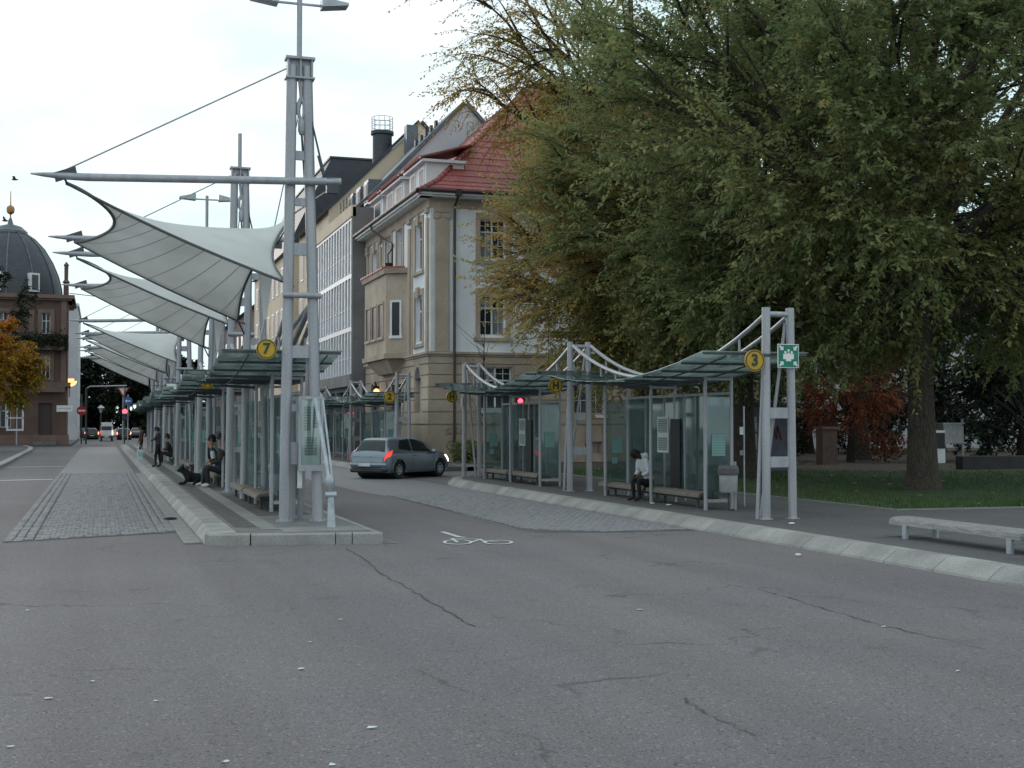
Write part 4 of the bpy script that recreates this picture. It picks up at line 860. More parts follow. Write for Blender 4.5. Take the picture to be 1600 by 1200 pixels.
for i in range(4): t_ = i / 3.6; MB().obox((12.25 + .75 * t_, 56.62 - .45 * t_, 8.83), (.10, -.07, 0), (.06, .09, 0), (0, 0, .045)).build('coping_tile', 'tile', ob)
b = MB(); b.tube([(12.5, 57.3, 8.8), (12.45, 57.3, 9.5), (12.7, 57.2, 9.9)], .03, 6); b.lathe([(0, 0), (.16, .02), (.18, .3), (0, .3)], (12.5, 57.3, 8.82), 10); b.build('balcony_plant', 'bark_dark', ob)
# graffiti on the corner stone
gr = MB()
for st in ([(.75, 1.62), (1.0, 1.72), (.8, 1.55), (1.02, 1.48), (.74, 1.42)], [(1.12, 1.7), (1.3, 1.72), (1.14, 1.58), (1.34, 1.5), (1.12, 1.42)], [(1.62, 1.7), (1.45, 1.66), (1.42, 1.48), (1.6, 1.42), (1.66, 1.55), (1.54, 1.56)], [(1.2, 1.2), (.9, 1.15), (.82, .9), (1.0, .75), (1.25, .85), (1.18, 1.08), (1.0, 1.0), (1.1, .85)]):
    pts = [FS.p(u - .1, z - .12, .092) for u, z in st]; gr.tube(pts, .012, 4)
gr.build('graffiti', 'graffiti', CB)
# red tiled roof: stepped rows of tiles on a bell-cast hip
HP = [(-.62, 11.42), (.37, 12.04), (1.0, 12.62), (1.75, 13.38), (2.72, 14.33), (4.68, 16.3), (6.65, 18.2)]
def hz(r): return float(np.interp(r, [p[0] for p in HP], [p[1] for p in HP]))
rf = MB(); NR = 21; rs = np.linspace(-.62, 6.65, NR + 1)
roof = MB()
for a, c in zip(rs, rs[1:]):
    roof.quad((13.1 + a, 52 + a, hz(a) - .06), (29.7, 52 + a, hz(a) - .06), (29.7, 52 + c, hz(c) - .06), (13.1 + c, 52 + c, hz(c) - .06))
    roof.quad((13.1 + a, 52 + a, hz(a) - .06), (13.1 + c, 52 + c, hz(c) - .06), (13.1 + c, 65.35, hz(c) - .06), (13.1 + a, 65.35, hz(a) - .06))
roof.quad((29.7, 58.65, 18.14), (19.75, 58.65, 18.14), (19.75, 65.35, 18.14), (29.7, 65.35, 18.14))
roof = roof.build('roof', 'tile', CB)
DORM = [(53.15, 56.3), (57.3, 61.2), (62.0, 64.2)]
for k, (a, c) in enumerate(zip(rs, rs[1:])):
    za, zc_ = hz(a) + .035, hz(c) + .002
    b = MB(); t_ = .03
    b.add([(13.1 + a, 52 + a, za - t_), (29.7, 52 + a, za - t_), (29.7, 52 + a, za), (13.1 + a, 52 + a, za), (13.1 + c, 52 + c, zc_), (29.7, 52 + c, zc_)], [(0, 1, 2, 3), (3, 2, 5, 4)]); b.build('tile_row', 'tile', roof)
    b = MB(); b.add([(13.1 + a, 52 + a, za - t_), (13.1 + a, 65.35, za - t_), (13.1 + a, 65.35, za), (13.1 + a, 52 + a, za), (13.1 + c, 52 + c, zc_), (13.1 + c, 65.35, zc_)], [(0, 3, 2, 1), (3, 4, 5, 2)]); b.build('tile_row', 'tile_y', roof)
hipm = MB().lathe([(.10, -.21), (.125, -.2), (.095, .2)], n=8, axis='x').mesh('ridge_tile', 'tile', smooth=True)
for k in range(36):
    r = -.55 + 7.2 * k / 35; sl_ = (hz(r + .1) - hz(r - .1)) / .2
    o = link('ridge_tile', hipm, roof, (r, r, hz(r) + .03)); o.rotation_euler = (0, -math.atan2(sl_, 1.414), R(45))
for k in range(26): o = link('ridge_tile', hipm, roof, (6.8 + k * .4, 6.65, 18.22))
for k in range(26): o = link('snow_guard', hipm, roof, (-.45, 1.0 + k * .48, hz(-.45) + .09)); o.rotation_euler = (0, R(-80), 0); o.scale = (.5, .6, .6)
for (y0, y1) in DORM:
    zb, zt = 11.75, 13.0; b = MB(); b.box(13.22, 14.9, y0, y1, zb, zt); dm = b.build('dormer', 'plaster_white', roof)
    n_ = 1 if y1 - y0 < 2.5 else 2
    fd = Fr((13.22, y0, 0), (0, 1, 0), (-1, 0, 0))
    for j in range(n_):
        W_ = (y1 - y0) / n_; u0, u1 = j * W_ + .35, (j + 1) * W_ - .35
        b = MB(); fd.box(b, u0, u1, zb + .25, zt - .12, .003, .04); b.build('window', 'white_paint', dm); b = MB(); fd.box(b, u0 + .08, u1 - .08, zb + .33, zt - .2, .041, .046); b.build('pane', 'win_far', dm)
    b = MB(); b.box(12.98, 15.0, y0 - .22, y1 + .22, zt + .003, zt + .12); b.build('dormer_cornice', 'white_paint', dm)
    b = MB(); b.add([(12.9, y0 - .3, zt + .125), (12.9, y1 + .3, zt + .125), (15.6, y1 - .1, zt + 1.05), (15.6, y0 + .5, zt + 1.05), (12.9, y0 - .3, zt + .2), (12.9, y1 + .3, zt + .2), (15.6, y1 - .1, zt + 1.12), (15.6, y0 + .5, zt + 1.12)], [(0, 1, 2, 3)[::-1], (4, 7, 6, 5), (0, 4, 5, 1), (0, 3, 7, 4), (1, 5, 6, 2)]); b.build('dormer_roof', 'tile_y', dm)
    for k in range(int((y1 - y0) / .42)): o = link('coping_tile', hipm, dm, (-.15, y0 - 52 + .2 + k * .42, zt + .22)); o.rotation_euler = (0, R(-70), 0); o.scale = (.5, .7, .7)
# ---------------------------------------------------------------- glazed office block
OB = empty('office_block', (12.35, 65.5, 0), 'flat-roofed office block with white window grid and grey concrete end wall', 'building')
MB().box(12.55, 13.74, 65.75, 77, 3.9, 12.95).build('core', 'concrete', OB)
MB().box(12.38, 13.74, 65.5, 65.74, 3.8, 13.05).build('end_wall', 'concrete', OB)
MB().box(12.38, 13.74, 77.003, 77.2, 3.8, 13.05).build('end_wall', 'concrete', OB)
MB().box(12.30, 12.548, 65.5, 77.2, 12.55, 13.15).build('roof_band', 'plaster_cream', OB); MB().box(12.33, 12.548, 65.745, 77, 3.75, 4.35).build('floor_band', 'concrete', OB)
MB().box(12.6, 13.74, 65.8, 77, 3.5, 3.88).build('soffit', 'concrete', OB)
FO = Fr((12.55, 65.75, 0), (0, 1, 0), (-1, 0, 0)); NCOL = 13; cw = 11.25 / NCOL
storeys = [(4.36, 6.6), (6.85, 9.38), (9.63, 12.4)]
paneU = {}
for (z0, z1) in storeys:
    zt = z0 + (z1 - z0) * .38
    for k in range(NCOL):
        for key, (e, f), m_ in (('lo', (z0, zt - .03), 'office_glass'), ('hi', (zt + .03, z1), 'win_grey')):
            kk = (round(f - e, 3), key)
            if kk not in paneU: paneU[kk] = MB().box(0, .03, 0, cw - .14, 0, f - e).mesh('pane', m_)
            link('pane', paneU[kk], OB, (12.44 - 12.35, .25 + k * cw + .07, e))
    b = MB(); FO.box(b, 0, 11.25, z0 - .24, z0 - .003, .0, .19); b.build('storey_band', 'office_white', OB)
    b = MB(); FO.box(b, 0, 11.25, zt - .03, zt + .03, .06, .16); b.build('transom', 'office_white', OB)
    fm = MB().box(0, .24, -.085, .085, 0, z1 - z0).mesh('mullion', 'office_white')
    for k in range(NCOL + 1): link('mullion', fm, OB, (12.33 - 12.35, .25 + min(max(k * cw, .05), 11.2), z0))
b = MB(); FO.box(b, 0, 11.25, 12.4, 12.548, 0, .19); b.build('storey_band', 'office_white', OB)
for k in range(5): MB().box(12.55, 12.85, 66 + k * 2.6, 66.3 + k * 2.6, .15, 3.5).build('column', 'concrete', OB)
b = MB(); b.box(13.6, 13.7, 65.8, 77, .15, 3.5); b.build('shop_front', 'win_dark', OB)
for k in range(6): MB().box(13.5, 13.58, 65.9 + k * 2, 67.6 + k * 2, .6, 3.0).build('shop_window', 'win_grey', OB)
for k in range(3): MB().box(13.44, 13.49, 66.2 + k * 3.4, 67.4 + k * 3.4, 2.5, 3.1).build('lit_panel', 'white_paint', OB)
b = MB()
for k in range(4):
    b.tube([(12.5, 67 + k * .9, 13.15), (12.5, 67 + k * .9, 14.0)], .025, 6)
for z in (13.5, 13.95): b.tube([(12.5, 67, z), (12.5, 69.7, z)], .022, 6)
b.build('roof_railing', 'brown_metal', OB)
# ---------------------------------------------------------------- tall gabled houses behind
def gable_house(name, label, x0, x1, y0, y1, eave, apexx, apexz, wm, rm, over=.15):
    t = empty(name, (x0, y0, 0), label, 'building')
    b = MB(); b.prism([(x0, y0, 0), (x1, y0, 0), (x1, y0, eave), (apexx, y0, apexz), (x0, y0, eave)], (0, y1 - y0, 0)); b.build('wall', wm, t)
    for (xa, xb) in ((x0, apexx), (x1, apexx)):
        d = Vector((xa - xb, 0, eave - apexz)).normalized(); q = Vector((xa, 0, eave)) + d * .35; b = MB()
        nrm = Vector((-d.z, 0, d.x)); nrm = nrm if nrm.z > 0 else -nrm
        P = [Vector((apexx, y0 - over, apexz)), Vector((q.x, y0 - over, q.z))]
        b.prism([P[0] + nrm * .02, P[1] + nrm * .02, P[1] + nrm * .2, P[0] + nrm * .2], (0, y1 - y0 + over, 0)); b.build('roof', rm, t)
    return t
GH = gable_house('gabled_house', 'tall house with blank pale grey gable rising behind the red roof', 13.78, 23.4, 66, 75.4, 14.0, 18.57, 19.0, 'plaster_grey', 'zinc')
o = empty('roof_block', (0, 0, 0)); bpy.data.objects.remove(o)
MB().box(17.35, 18.05, 74.6, 75.3, 17.5, 19.75).build('chimney', 'zinc', GH)
for k in range(5): MB().box(16.3 + k * .28, 16.45 + k * .28, 68, 68.3, 17.0 + k * .29, 17.35 + k * .29).build('roof_step', 'slate', GH)
for k in range(3):
    y = 67.3 + k * 2.2; b = MB(); b.box(13.55, 14.6, y, y + 1.2, 13.6, 14.9); d_ = b.build('dormer', 'zinc', GH); MB().box(13.5, 13.545, y + .15, y + 1.05, 13.75, 14.75).build('window', 'white_paint', d_); MB().box(13.48, 13.499, y + .25, y + .95, 13.85, 14.65).build('pane', 'win_far', d_)
CH = gable_house('gabled_house', 'tall cream gabled house with a round chimney behind the office block', 12.9, 24.1, 76, 88, 14.6, 18.5, 20.25, 'plaster_cream', 'slate')
b = MB(); b.lathe([(.62, 16), (.62, 20.2), (.74, 20.25), (.74, 20.45), (0, 20.45)], (17.0, 80, 0), 20); ck = b.build('chimney', 'slate', CH, smooth=True)
b = MB()
for k in range(12): a = k * math.pi / 6; b.tube([(17 + .68 * math.cos(a), 80 + .68 * math.sin(a), 20.45), (17 + .68 * math.cos(a), 80 + .68 * math.sin(a), 21.35)], .018, 5)
for z in (20.75, 21.05, 21.35): b.tube([(17 + .68 * math.cos(k * math.pi / 10), 80 + .68 * math.sin(k * math.pi / 10), z) for k in range(21)], .018, 5)
b.build('chimney_cage', 'galv', ck)
SH = empty('slate_house', (12.6, 90, 0), 'tall house with black slate mansard roof far along the street', 'building')
MB().box(12.6, 24, 90, 112, 0, 14).build('wall', 'plaster_cream', SH)
b = MB(); b.prism([(12.3, 89.8, 14.02), (24.2, 89.8, 14.02), (22.5, 89.8, 20.6), (15.4, 89.8, 20.6)], (0, 22, 0)); b.build('roof', 'slate', SH)
MB().box(15.3, 22.6, 89.7, 112, 20.62, 20.75).build('ridge', 'slate', SH)
fsh = Fr((12.6, 90, 0), (0, 1, 0), (-1, 0, 0))
for k in range(8):
    for z in (2.0, 5.2, 8.4, 11.4): b = MB(); fsh.box(b, .8 + k * 2.6, 2.0 + k * 2.6, z, z + 1.8, .003, .05); w_ = b.build('window', 'white_paint', SH); b = MB(); fsh.box(b, .9 + k * 2.6, 1.9 + k * 2.6, z + .1, z + 1.7, .051, .06); b.build('pane', 'win_far', w_)
fch = Fr((12.9, 77.3, 0), (0, 1, 0), (-1, 0, 0))
for k in range(4):
    for z in (1.2, 5.2, 8.4, 11.4): b = MB(); fch.box(b, .6 + k * 2.6, 1.8 + k * 2.6, z, z + 1.9, .003, .05); w_ = b.build('window', 'white_paint', CH); b = MB(); fch.box(b, .7 + k * 2.6, 1.7 + k * 2.6, z + .1, z + 1.8, .051, .06); b.build('pane', 'win_far', w_)
FB = empty('brick_house', (12.8, 114, 0), 'distant red brick house beyond the slate-roofed house', 'building')
MB().box(12.8, 24, 114, 150, 0, 12).build('wall', 'redstone', FB); MB().prism([(12.4, 113.8, 12.02), (24.2, 113.8, 12.02), (18.4, 113.8, 16.5)], (0, 36, 0)).build('roof', 'slate', FB)
fbb = Fr((12.8, 114, 0), (0, 1, 0), (-1, 0, 0))
for k in range(8):
    for z in (1.4, 5, 8.4): b = MB(); fbb.box(b, 1 + k * 4, 2.3 + k * 4, z, z + 1.9, .003, .05); b.build('window', 'white_paint', FB)
# ---------------------------------------------------------------- domed red sandstone corner house
DH = empty('domed_house', (-8, 108, 0), 'red sandstone corner house with a dark slate dome and gilded ball finial', 'building')
fd = Fr((-16, 108, 0), (1, 0, 0), (0, -1, 0)); fe = Fr((-2.55, 108, 0), (0, 1, 0), (1, 0, 0))
dw = [(11.5, 12.15, 5.35, 7.3), (11.5, 12.15, 8.95, 10.6), (8.3, 9.0, 5.35, 7.3), (8.3, 9.0, 8.95, 10.6), (5.0, 5.8, 5.35, 7.3), (5, 5.8, 8.95, 10.6), (8.5, 9.3, 1.5, 3.6), (5.0, 5.8, 1.5, 3.6), (11.3, 12.35, .4, 3.45)]
wall(fd, 13.45, 0, 11.6, dw, 'redstone', DH)
for (a, c, e, f) in dw:
    if e < .5:
        b = MB(); fd.box(b, a, c, e, f, -.35, -.3); b.build('door', 'brown_metal', DH); b = MB(); fd.box(b, a - .35, c + .35, .1, .38, -.1, .45); b.build('doorstep', 'slab', DH)
    else:
        window(fd, a, c, e, f, DH, rows=(.62,))
        b = MB(); fd.box(b, a - .3, a, e - .2, f + .3, .003, .12); fd.box(b, c, c + .3, e - .2, f + .3, .003, .12); fd.box(b, a, c, f, f + .3, .003, .12); b.build('window_surround', 'redstone_trim', DH)
ew = [(1.2 + 3 * k, 2.2 + 3 * k, z, z + 1.9) for k in range(1) for z in (1.6, 5.35, 8.8)]
wall(fe, 3.6, 0, 11.6, ew, 'redstone', DH)
for (a, c, e, f) in ew: window(fe, a, c, e, f, DH, rows=(.62,))
for z0, z1, d in ((4.75, 5.1, .22), (11.6, 11.75, .3), (11.753, 12.05, .5), (0, .9, .1)):
    b = MB(); fd.box(b, 0, 13.45 + d, z0, z1, .002 if z0 < 11.6 else -9, d); fe.box(b, .01, 3.6, z0, z1, .002 if z0 < 11.6 else -5, d - .005); b.build('cornice' if z0 > 1 else 'plinth', 'redstone_trim', DH)
for u in (10.55, 12.95):
    b = MB(); fd.box(b, u, u + .4, 5.12, 11.58, .002, .14); b.build('pilaster', 'redstone_trim', DH)
bl = MB(); fd.box(bl, 10.9, 13.2, 7.62, 7.8, .0, .8); fd.box(bl, 10.9, 13.2, 7.8, 8.5, .72, .8); bl = bl.build('balcony', 'redstone_trim', DH)
b = MB(); fd.box(b, 10.7, 13.3, 4.3, 4.75, .23, .7); b.build('door_hood', 'redstone_trim', DH)
dome_prof = [(4.1, 12.06), (4.0, 13.0), (3.75, 14.0), (3.3, 15.1), (2.65, 16.2), (1.9, 17.0), (1.15, 17.5)]
b = MB(); b.lathe(dome_prof, (-7.2, 112.5, 0), 24); dm_ = b.build('dome', 'slate', DH, smooth=True)
for k in range(12): a = k * math.pi / 6; b = MB(); b.tube([(-7.2 + (r + .02) * math.cos(a), 112.5 + (r + .02) * math.sin(a), z) for r, z in dome_prof], .06, 5); b.build('dome_rib', 'zinc', dm_)
b = MB(); b.lathe([(1.35, 17.4), (1.35, 17.6), (1.0, 17.9), (.9, 18.0), (.25, 18.2), (.1, 18.7)], (-7.2, 112.5, 0), 16); b.build('lantern_cap', 'zinc', dm_, smooth=True)
mat('gilt', (.35, .18, .08), rough=.4, metal=.6)
b = MB(); b.lathe([(.06, 18.6), (.06, 19.0), (.28, 19.15), (.33, 19.4), (.28, 19.65), (.05, 19.8), (.03, 20.9), (0, 21)], (-7.2, 112.5, 0), 12); b.build('finial', 'gilt', dm_, smooth=True)
for a in (R(-60), R(-100)):
    cx, cy = -7.2 + 4.0 * math.cos(a), 112.5 + 4.0 * math.sin(a); b = MB(); b.obox((cx, cy, 13.1), (.4 * math.sin(a), -.4 * math.cos(a), 0), (.25 * math.cos(a), .25 * math.sin(a), 0), (0, 0, .75)); w_ = b.build('dome_window', 'white_paint', dm_)
    b = MB(); b.obox((cx + .27 * math.cos(a), cy + .27 * math.sin(a), 13.1), (.26 * math.sin(a), -.26 * math.cos(a), 0), (.02 * math.cos(a), .02 * math.sin(a), 0), (0, 0, .6)); b.build('pane', 'win_grey', w_)
b = MB(); b.lathe([(.22, 12.05), (.2, 13.2), (.3, 13.3), (.15, 13.5), (.16, 14.6), (.22, 14.7), (0, 15.0)], (-2.75, 110, 0), 8); b.build('pinnacle', 'redstone', DH)
MB().box(-16, -2.6, 108.3, 111.6, 11.4, 11.58).build('attic_floor', 'slate', DH)
# pale tower and houses further down the left side
T1 = empty('pale_house', (-3.5, 140, 0), 'narrow pale rendered house beyond the domed corner house', 'building')
MB().box(-14, -2.35, 140, 162, 0, 14).build('wall', 'plaster_grey', T1); MB().box(-14.2, -2.2, 139.9, 162, 14.02, 14.3).build('cornice', 'white_paint', T1)
f1 = Fr((-2.35, 140, 0), (0, 1, 0), (1, 0, 0)); f2 = Fr((-14, 140, 0), (1, 0, 0), (0, -1, 0))
for z in (1.3, 4.5, 7.6, 10.8):
    for k in range(5): b = MB(); f1.box(b, 1 + k * 4, 2.3 + k * 4, z, z + 1.9, .003, .05); b.build('window', 'white_paint', T1)
    for k in range(4): b = MB(); f2.box(b, 1 + k * 2.8, 2.1 + k * 2.8, z, z + 1.9, .003, .05); w_ = b.build('window', 'white_paint', T1); b = MB(); f2.box(b, 1.1 + k * 2.8, 2.0 + k * 2.8, z + .1, z + 1.8, .051, .06); b.build('pane', 'win_far', w_)
T2 = empty('grey_house', (-3.2, 166, 0), 'grey house at the far end of the street on the dome side', 'building')
MB().box(-16, -3.0, 166, 200, 0, 11).build('wall', 'plaster_grey', T2); MB().prism([(-16.3, 165.8, 11.02), (-2.8, 165.8, 11.02), (-9.5, 165.8, 15.5)], (0, 34, 0)).build('roof', 'slate', T2)
f3 = Fr((-16, 166, 0), (1, 0, 0), (0, -1, 0))
for z in (1.3, 4.5, 7.6):
    for k in range(4): b = MB(); f3.box(b, 1.2 + k * 3.1, 2.5 + k * 3.1, z, z + 1.9, .003, .05); b.build('window', 'win_dark', T2)
# pale house glimpsed behind the park trees
PH = empty('park_house', (44, 74, 0), 'pale house glimpsed between the trunks behind the park trees', 'building')
MB().box(30, 62, 74, 86, 0, 7).build('wall', 'plaster_grey', PH); MB().prism([(29.6, 73.8, 7.02), (62.4, 73.8, 7.02), (62.4, 80, 11), (29.6, 80, 11)], (0, .3, 0)).build('roof', 'slate', PH)
fph = Fr((30, 74, 0), (1, 0, 0), (0, -1, 0))
for k in range(9): b = MB(); fph.box(b, 1.5 + k * 3.4, 2.8 + k * 3.4, 1.3, 3.2, .003, .05); w_ = b.build('window', 'white_paint', PH); b = MB(); fph.box(b, 1.6 + k * 3.4, 2.7 + k * 3.4, 1.4, 3.1, .051, .06); b.build('pane', 'win_far', w_)
# ================================================================== TREES
def unit(a): return a / np.maximum(np.linalg.norm(a, axis=-1, keepdims=True), 1e-9)
def grow_tree(name, label, base, trunk_h, trunk_r, cc, cr, seed, leafmat, nlimb=14, nsub=7, ntwig=1500, lpt=34, leaf=(.12, .07), hue0=.4, hue_var=.35, hue_dir=None, droop=.35, twig=(.8, 1.9), bark='bark', group=None, fork=0, rmin=.35, stray=0, cat='tree'):
    rg = np.random.default_rng(seed); base = np.array(base, float); cc = np.array(cc, float); cr = np.array(cr, float)
    t = empty(name, tuple(base), label, cat, group)
    wood = MB(); top = np.array([cc[0], cc[1], cc[2] + cr[2] * .55])
    # trunk with root flare
    ts = np.linspace(0, 1, 9); path = [base * (1 - s) + top * s + np.array([math.sin(s * 5 + seed) * .12 * s, math.cos(s * 4 + seed) * .12 * s, 0]) for s in ts]
    path[0] = base.copy(); hs_ = [p[2] - base[2] for p in path]
    rad = [trunk_r * (1.0 - .82 * s) for s in ts]
    tp = [tuple(base + np.array([0, 0, -.05])), tuple(base + np.array([0, 0, .12])), tuple(base + np.array([0, 0, .45]))] + [tuple(p) for p in path[1:]]
    tr_ = [trunk_r * 1.55, trunk_r * 1.25, trunk_r * 1.05] + rad[1:]
    trunk = MB(); trunk.tube(tp, tr_, 14)
    def trunk_at(z):
        return np.array([np.interp(z, [p[2] for p in path], [p[k] for p in path]) for k in range(3)])
    segs = []      # (p0, p1) polylines that may carry twigs
    gold = math.pi * (3 - math.sqrt(5))
    for i in range(nlimb):
        f = (i + .5) / nlimb; ph = i * gold + rg.uniform(-.4, .4) + seed
        zz = -0.75 + 1.6 * f + rg.uniform(-.1, .1); zz = max(-.8, min(.92, zz)); rr = math.sqrt(max(.05, 1 - zz * zz))
        tgt = cc + cr * np.array([rr * math.cos(ph), rr * math.sin(ph), zz]) * rg.uniform(.78, 1.0)
        z0 = base[2] + trunk_h + (tgt[2] - base[2] - trunk_h) * rg.uniform(.15, .5); z0 = max(base[2] + trunk_h, min(z0, top[2]))
        s0 = trunk_at(z0); mid = (s0 + tgt) / 2 + np.array([0, 0, np.linalg.norm(tgt - s0) * rg.uniform(.08, .2)])
        k = np.linspace(0, 1, 7)[:, None]; pl = (1 - k) ** 2 * s0 + 2 * k * (1 - k) * mid + k ** 2 * tgt + rg.normal(0, .07, (7, 3)) * k
        r0 = trunk_r * rg.uniform(.28, .45); wood.tube([tuple(p) for p in pl], [r0 * (1 - .88 * q) for q in np.linspace(0, 1, 7)], 6, caps=False); segs.append(pl[2:])
        for j in range(nsub):
            q = rg.uniform(.3, .95); a = pl[0] * 0; ix = q * 6; i0 = int(ix); a = pl[i0] * (1 - (ix - i0)) + pl[min(i0 + 1, 6)] * (ix - i0)
            d = unit((unit(a - cc) * .8 + unit(pl[-1] - pl[0]) * .5 + rg.normal(0, .6, 3))[None])[0]; ln = rg.uniform(.22, .5) * cr.mean()
            e = a + d * ln; rel = (e - cc) / cr; nr = np.linalg.norm(rel)
            if nr > 1.05: e = cc + cr * rel / nr * 1.03
            m = (a + e) / 2 + np.array([0, 0, .12 * ln]); k5 = np.linspace(0, 1, 5)[:, None]; sp = (1 - k5) ** 2 * a + 2 * k5 * (1 - k5) * m + k5 ** 2 * e
            wood.tube([tuple(p) for p in sp], [r0 * .42 * (1 - .85 * u) for u in np.linspace(0, 1, 5)], 5, caps=False); segs.append(sp)
    trunk = trunk.build('trunk', bark, t, smooth=True)
    # twigs
    si = rg.integers(0, len(segs), ntwig); pos = np.zeros((ntwig, 3)); dr = np.zeros((ntwig, 3))
    for i in range(ntwig):
        s = segs[si[i]]; q = rg.random() ** .7 * (len(s) - 1); i0 = min(int(q), len(s) - 2); pos[i] = s[i0] + (s[i0 + 1] - s[i0]) * (q - i0); dr[i] = s[i0 + 1] - s[i0]
    out = unit((pos - cc) / cr ** 2); d = unit(unit(dr) * .55 + out * .55 + rg.normal(0, .5, (ntwig, 3)) + np.array([0, 0, .14])); ln = rg.uniform(twig[0], twig[1], ntwig)
    pts = []
    for q in np.linspace(0, 1, 5): pts.append(pos + d * (ln * q)[:, None] + np.array([0, 0, -1]) * (droop * ln * q * q)[:, None])
    pts = np.stack(pts, 1)
    for i in range(0, ntwig, 2): wood.tube([tuple(p) for p in pts[i]], [.014, .011, .009, .007, .004], 3, caps=False)
    wood.build('branches', bark, trunk, smooth=True)
    # leaves in two ranks along each twig
    n = ntwig * lpt; ti = np.repeat(np.arange(ntwig), lpt); q = np.tile(np.linspace(.08, 1, lpt), ntwig) * 4 + rg.normal(0, .06, n); q = np.clip(q, 0, 3.999); i0 = q.astype(int); fr_ = (q - i0)[:, None]
    P = pts[ti, i0] * (1 - fr_) + pts[ti, i0 + 1] * fr_; D = unit(pts[ti, i0 + 1] - pts[ti, i0])
    side = unit(np.cross(D, np.array([0, 0, 1.0]))) * np.where(np.arange(n) % 2 == 0, 1, -1)[:, None]
    ld = unit(D * .6 + side * .7 + rg.normal(0, .4, (n, 3)) + np.array([0, 0, -.12])); nm = unit(np.array([0, 0, 1.0]) + rg.normal(0, .55, (n, 3))); sw_ = unit(np.cross(ld, nm))
    L_ = leaf[0] * rg.uniform(.45, 1.35, n)[:, None]; Wd = leaf[1] * rg.uniform(.4, 1.25, n)[:, None]; P = P + rg.normal(0, .03, (n, 3))
    V = np.stack([P, P + ld * L_ * .5 + sw_ * Wd * .5 + nm * L_ * .06, P + ld * L_ + np.array([0, 0, -.015]), P + ld * L_ * .5 - sw_ * Wd * .5 + nm * L_ * .06], 1)
    tw_h = rg.normal(0, hue_var * .35, ntwig)[ti]; pos_h = (np.sin(P[:, 0] * .55 + seed) + np.sin(P[:, 1] * .6 + seed * 2) + np.sin(P[:, 2] * .8 + seed * 3)) / 3
    hue = hue0 + tw_h + pos_h * hue_var * .5 + rg.normal(0, .07, n)
    if hue_dir is not None: rel = ((P - cc) / cr); hue = hue + np.clip(rel @ np.array(hue_dir), -.6, 1.2)
    o = rawmesh('crown', V.reshape(-1, 3) - base, np.arange(4 * n).reshape(-1, 4), leafmat, t, hue=np.clip(hue, 0, 1)); return t
grow_tree('linden_tree', 'large green tree with a thick brown trunk standing alone in the lawn', (19.1, 26.7, .12), 2.9, .36, (18.9, 26.6, 9.8), (7.6, 6.2, 6.6), 3, 'leaf_linden', droop=.0, nlimb=40, nsub=11, ntwig=6400, lpt=34, hue0=.34, leaf=(.145, .085))
grow_tree('linden_tree', 'green tree whose dark trunk stands at the corner of the shelter and the building', (18.6, 34.8, .12), 3.6, .34, (18.4, 34.8, 9.2), (6.2, 5.6, 6.2), 8, 'leaf_linden', droop=.0, nlimb=34, nsub=10, ntwig=4600, lpt=34, hue0=.45, leaf=(.145, .085))
grow_tree('linden_tree', 'yellowing tree reaching over the shelters in front of the white facade', (17.1, 39.1, .12), 3.8, .36, (17.9, 38.9, 7.0), (5.6, 5.2, 4.3), 5, 'leaf_linden', droop=.04, nlimb=34, nsub=10, ntwig=4200, lpt=34, hue0=.53, hue_dir=(-.24, 0, .08), leaf=(.145, .08), twig=(.8, 2.2))
grow_tree('linden_tree', 'green tree on the lawn closest to the end of the low wall', (27.4, 31.5, .12), 3.2, .34, (27.0, 31.5, 9.6), (6.6, 5.6, 6.4), 17, 'leaf_linden', droop=.0, nlimb=32, nsub=9, ntwig=3600, lpt=34, hue0=.22, leaf=(.15, .09))
grow_tree('locust_tree', 'tall sparse yellow tree with dark bare limbs rising above the red roof', (20.6, 46.5, .12), 6, .42, (19.8, 46.3, 17.2), (7.8, 5.0, 5.0), 14, 'leaf_locust', nlimb=30, nsub=8, ntwig=2400, lpt=28, hue0=.68, leaf=(.15, .07), twig=(1.0, 2.6), bark='bark_dark', droop=.25)
grow_tree('red_maple', 'small rust-red maple behind the lawn', (30.2, 47.2, .12), 1.3, .14, (30.2, 47.2, 3.6), (2.6, 2.0, 1.9), 21, 'leaf_maple', nlimb=12, nsub=5, ntwig=520, lpt=24, hue0=.55, leaf=(.12, .08), twig=(.5, 1.1), bark='bark_dark')
grow_tree('park_tree', 'park tree with a plain straight trunk behind the red maple', (32.7, 50.3, .12), 4.5, .42, (32.5, 50.5, 9.5), (5.5, 5, 5), 23, 'leaf_ever', nlimb=14, nsub=6, ntwig=1000, lpt=26, hue0=.6, leaf=(.2, .12))
for i, (x, y, h_, r_x) in enumerate(((38.5, 46.5, 8.0, 4.6), (47, 50, 8.5, 5.5), (27.5, 57, 7.5, 4.6), (37, 62, 8.5, 6.5), (47, 64, 8, 6), (57, 58, 8, 6.5))):
    grow_tree('evergreen_tree', ('dense dark evergreen behind the low wall beside the post bin', 'dense dark evergreen further right of the low wall, deepest in shade', 'dark evergreen behind the hedge near the building end', 'dark evergreen in front of the pale park house', 'broad dark evergreen in front of the park house beyond the shade', 'dark evergreen at the far side of the park')[i], (x, y, .12), .8, .3, (x, y, h_ * .55 + .6), (r_x, r_x * .8, h_ * .6), 40 + i, 'leaf_ever', nlimb=16, nsub=6, ntwig=900, lpt=26, hue0=.3, leaf=(.26, .13), twig=(.8, 1.8), bark='bark_dark', group='evergreens behind the lawn')
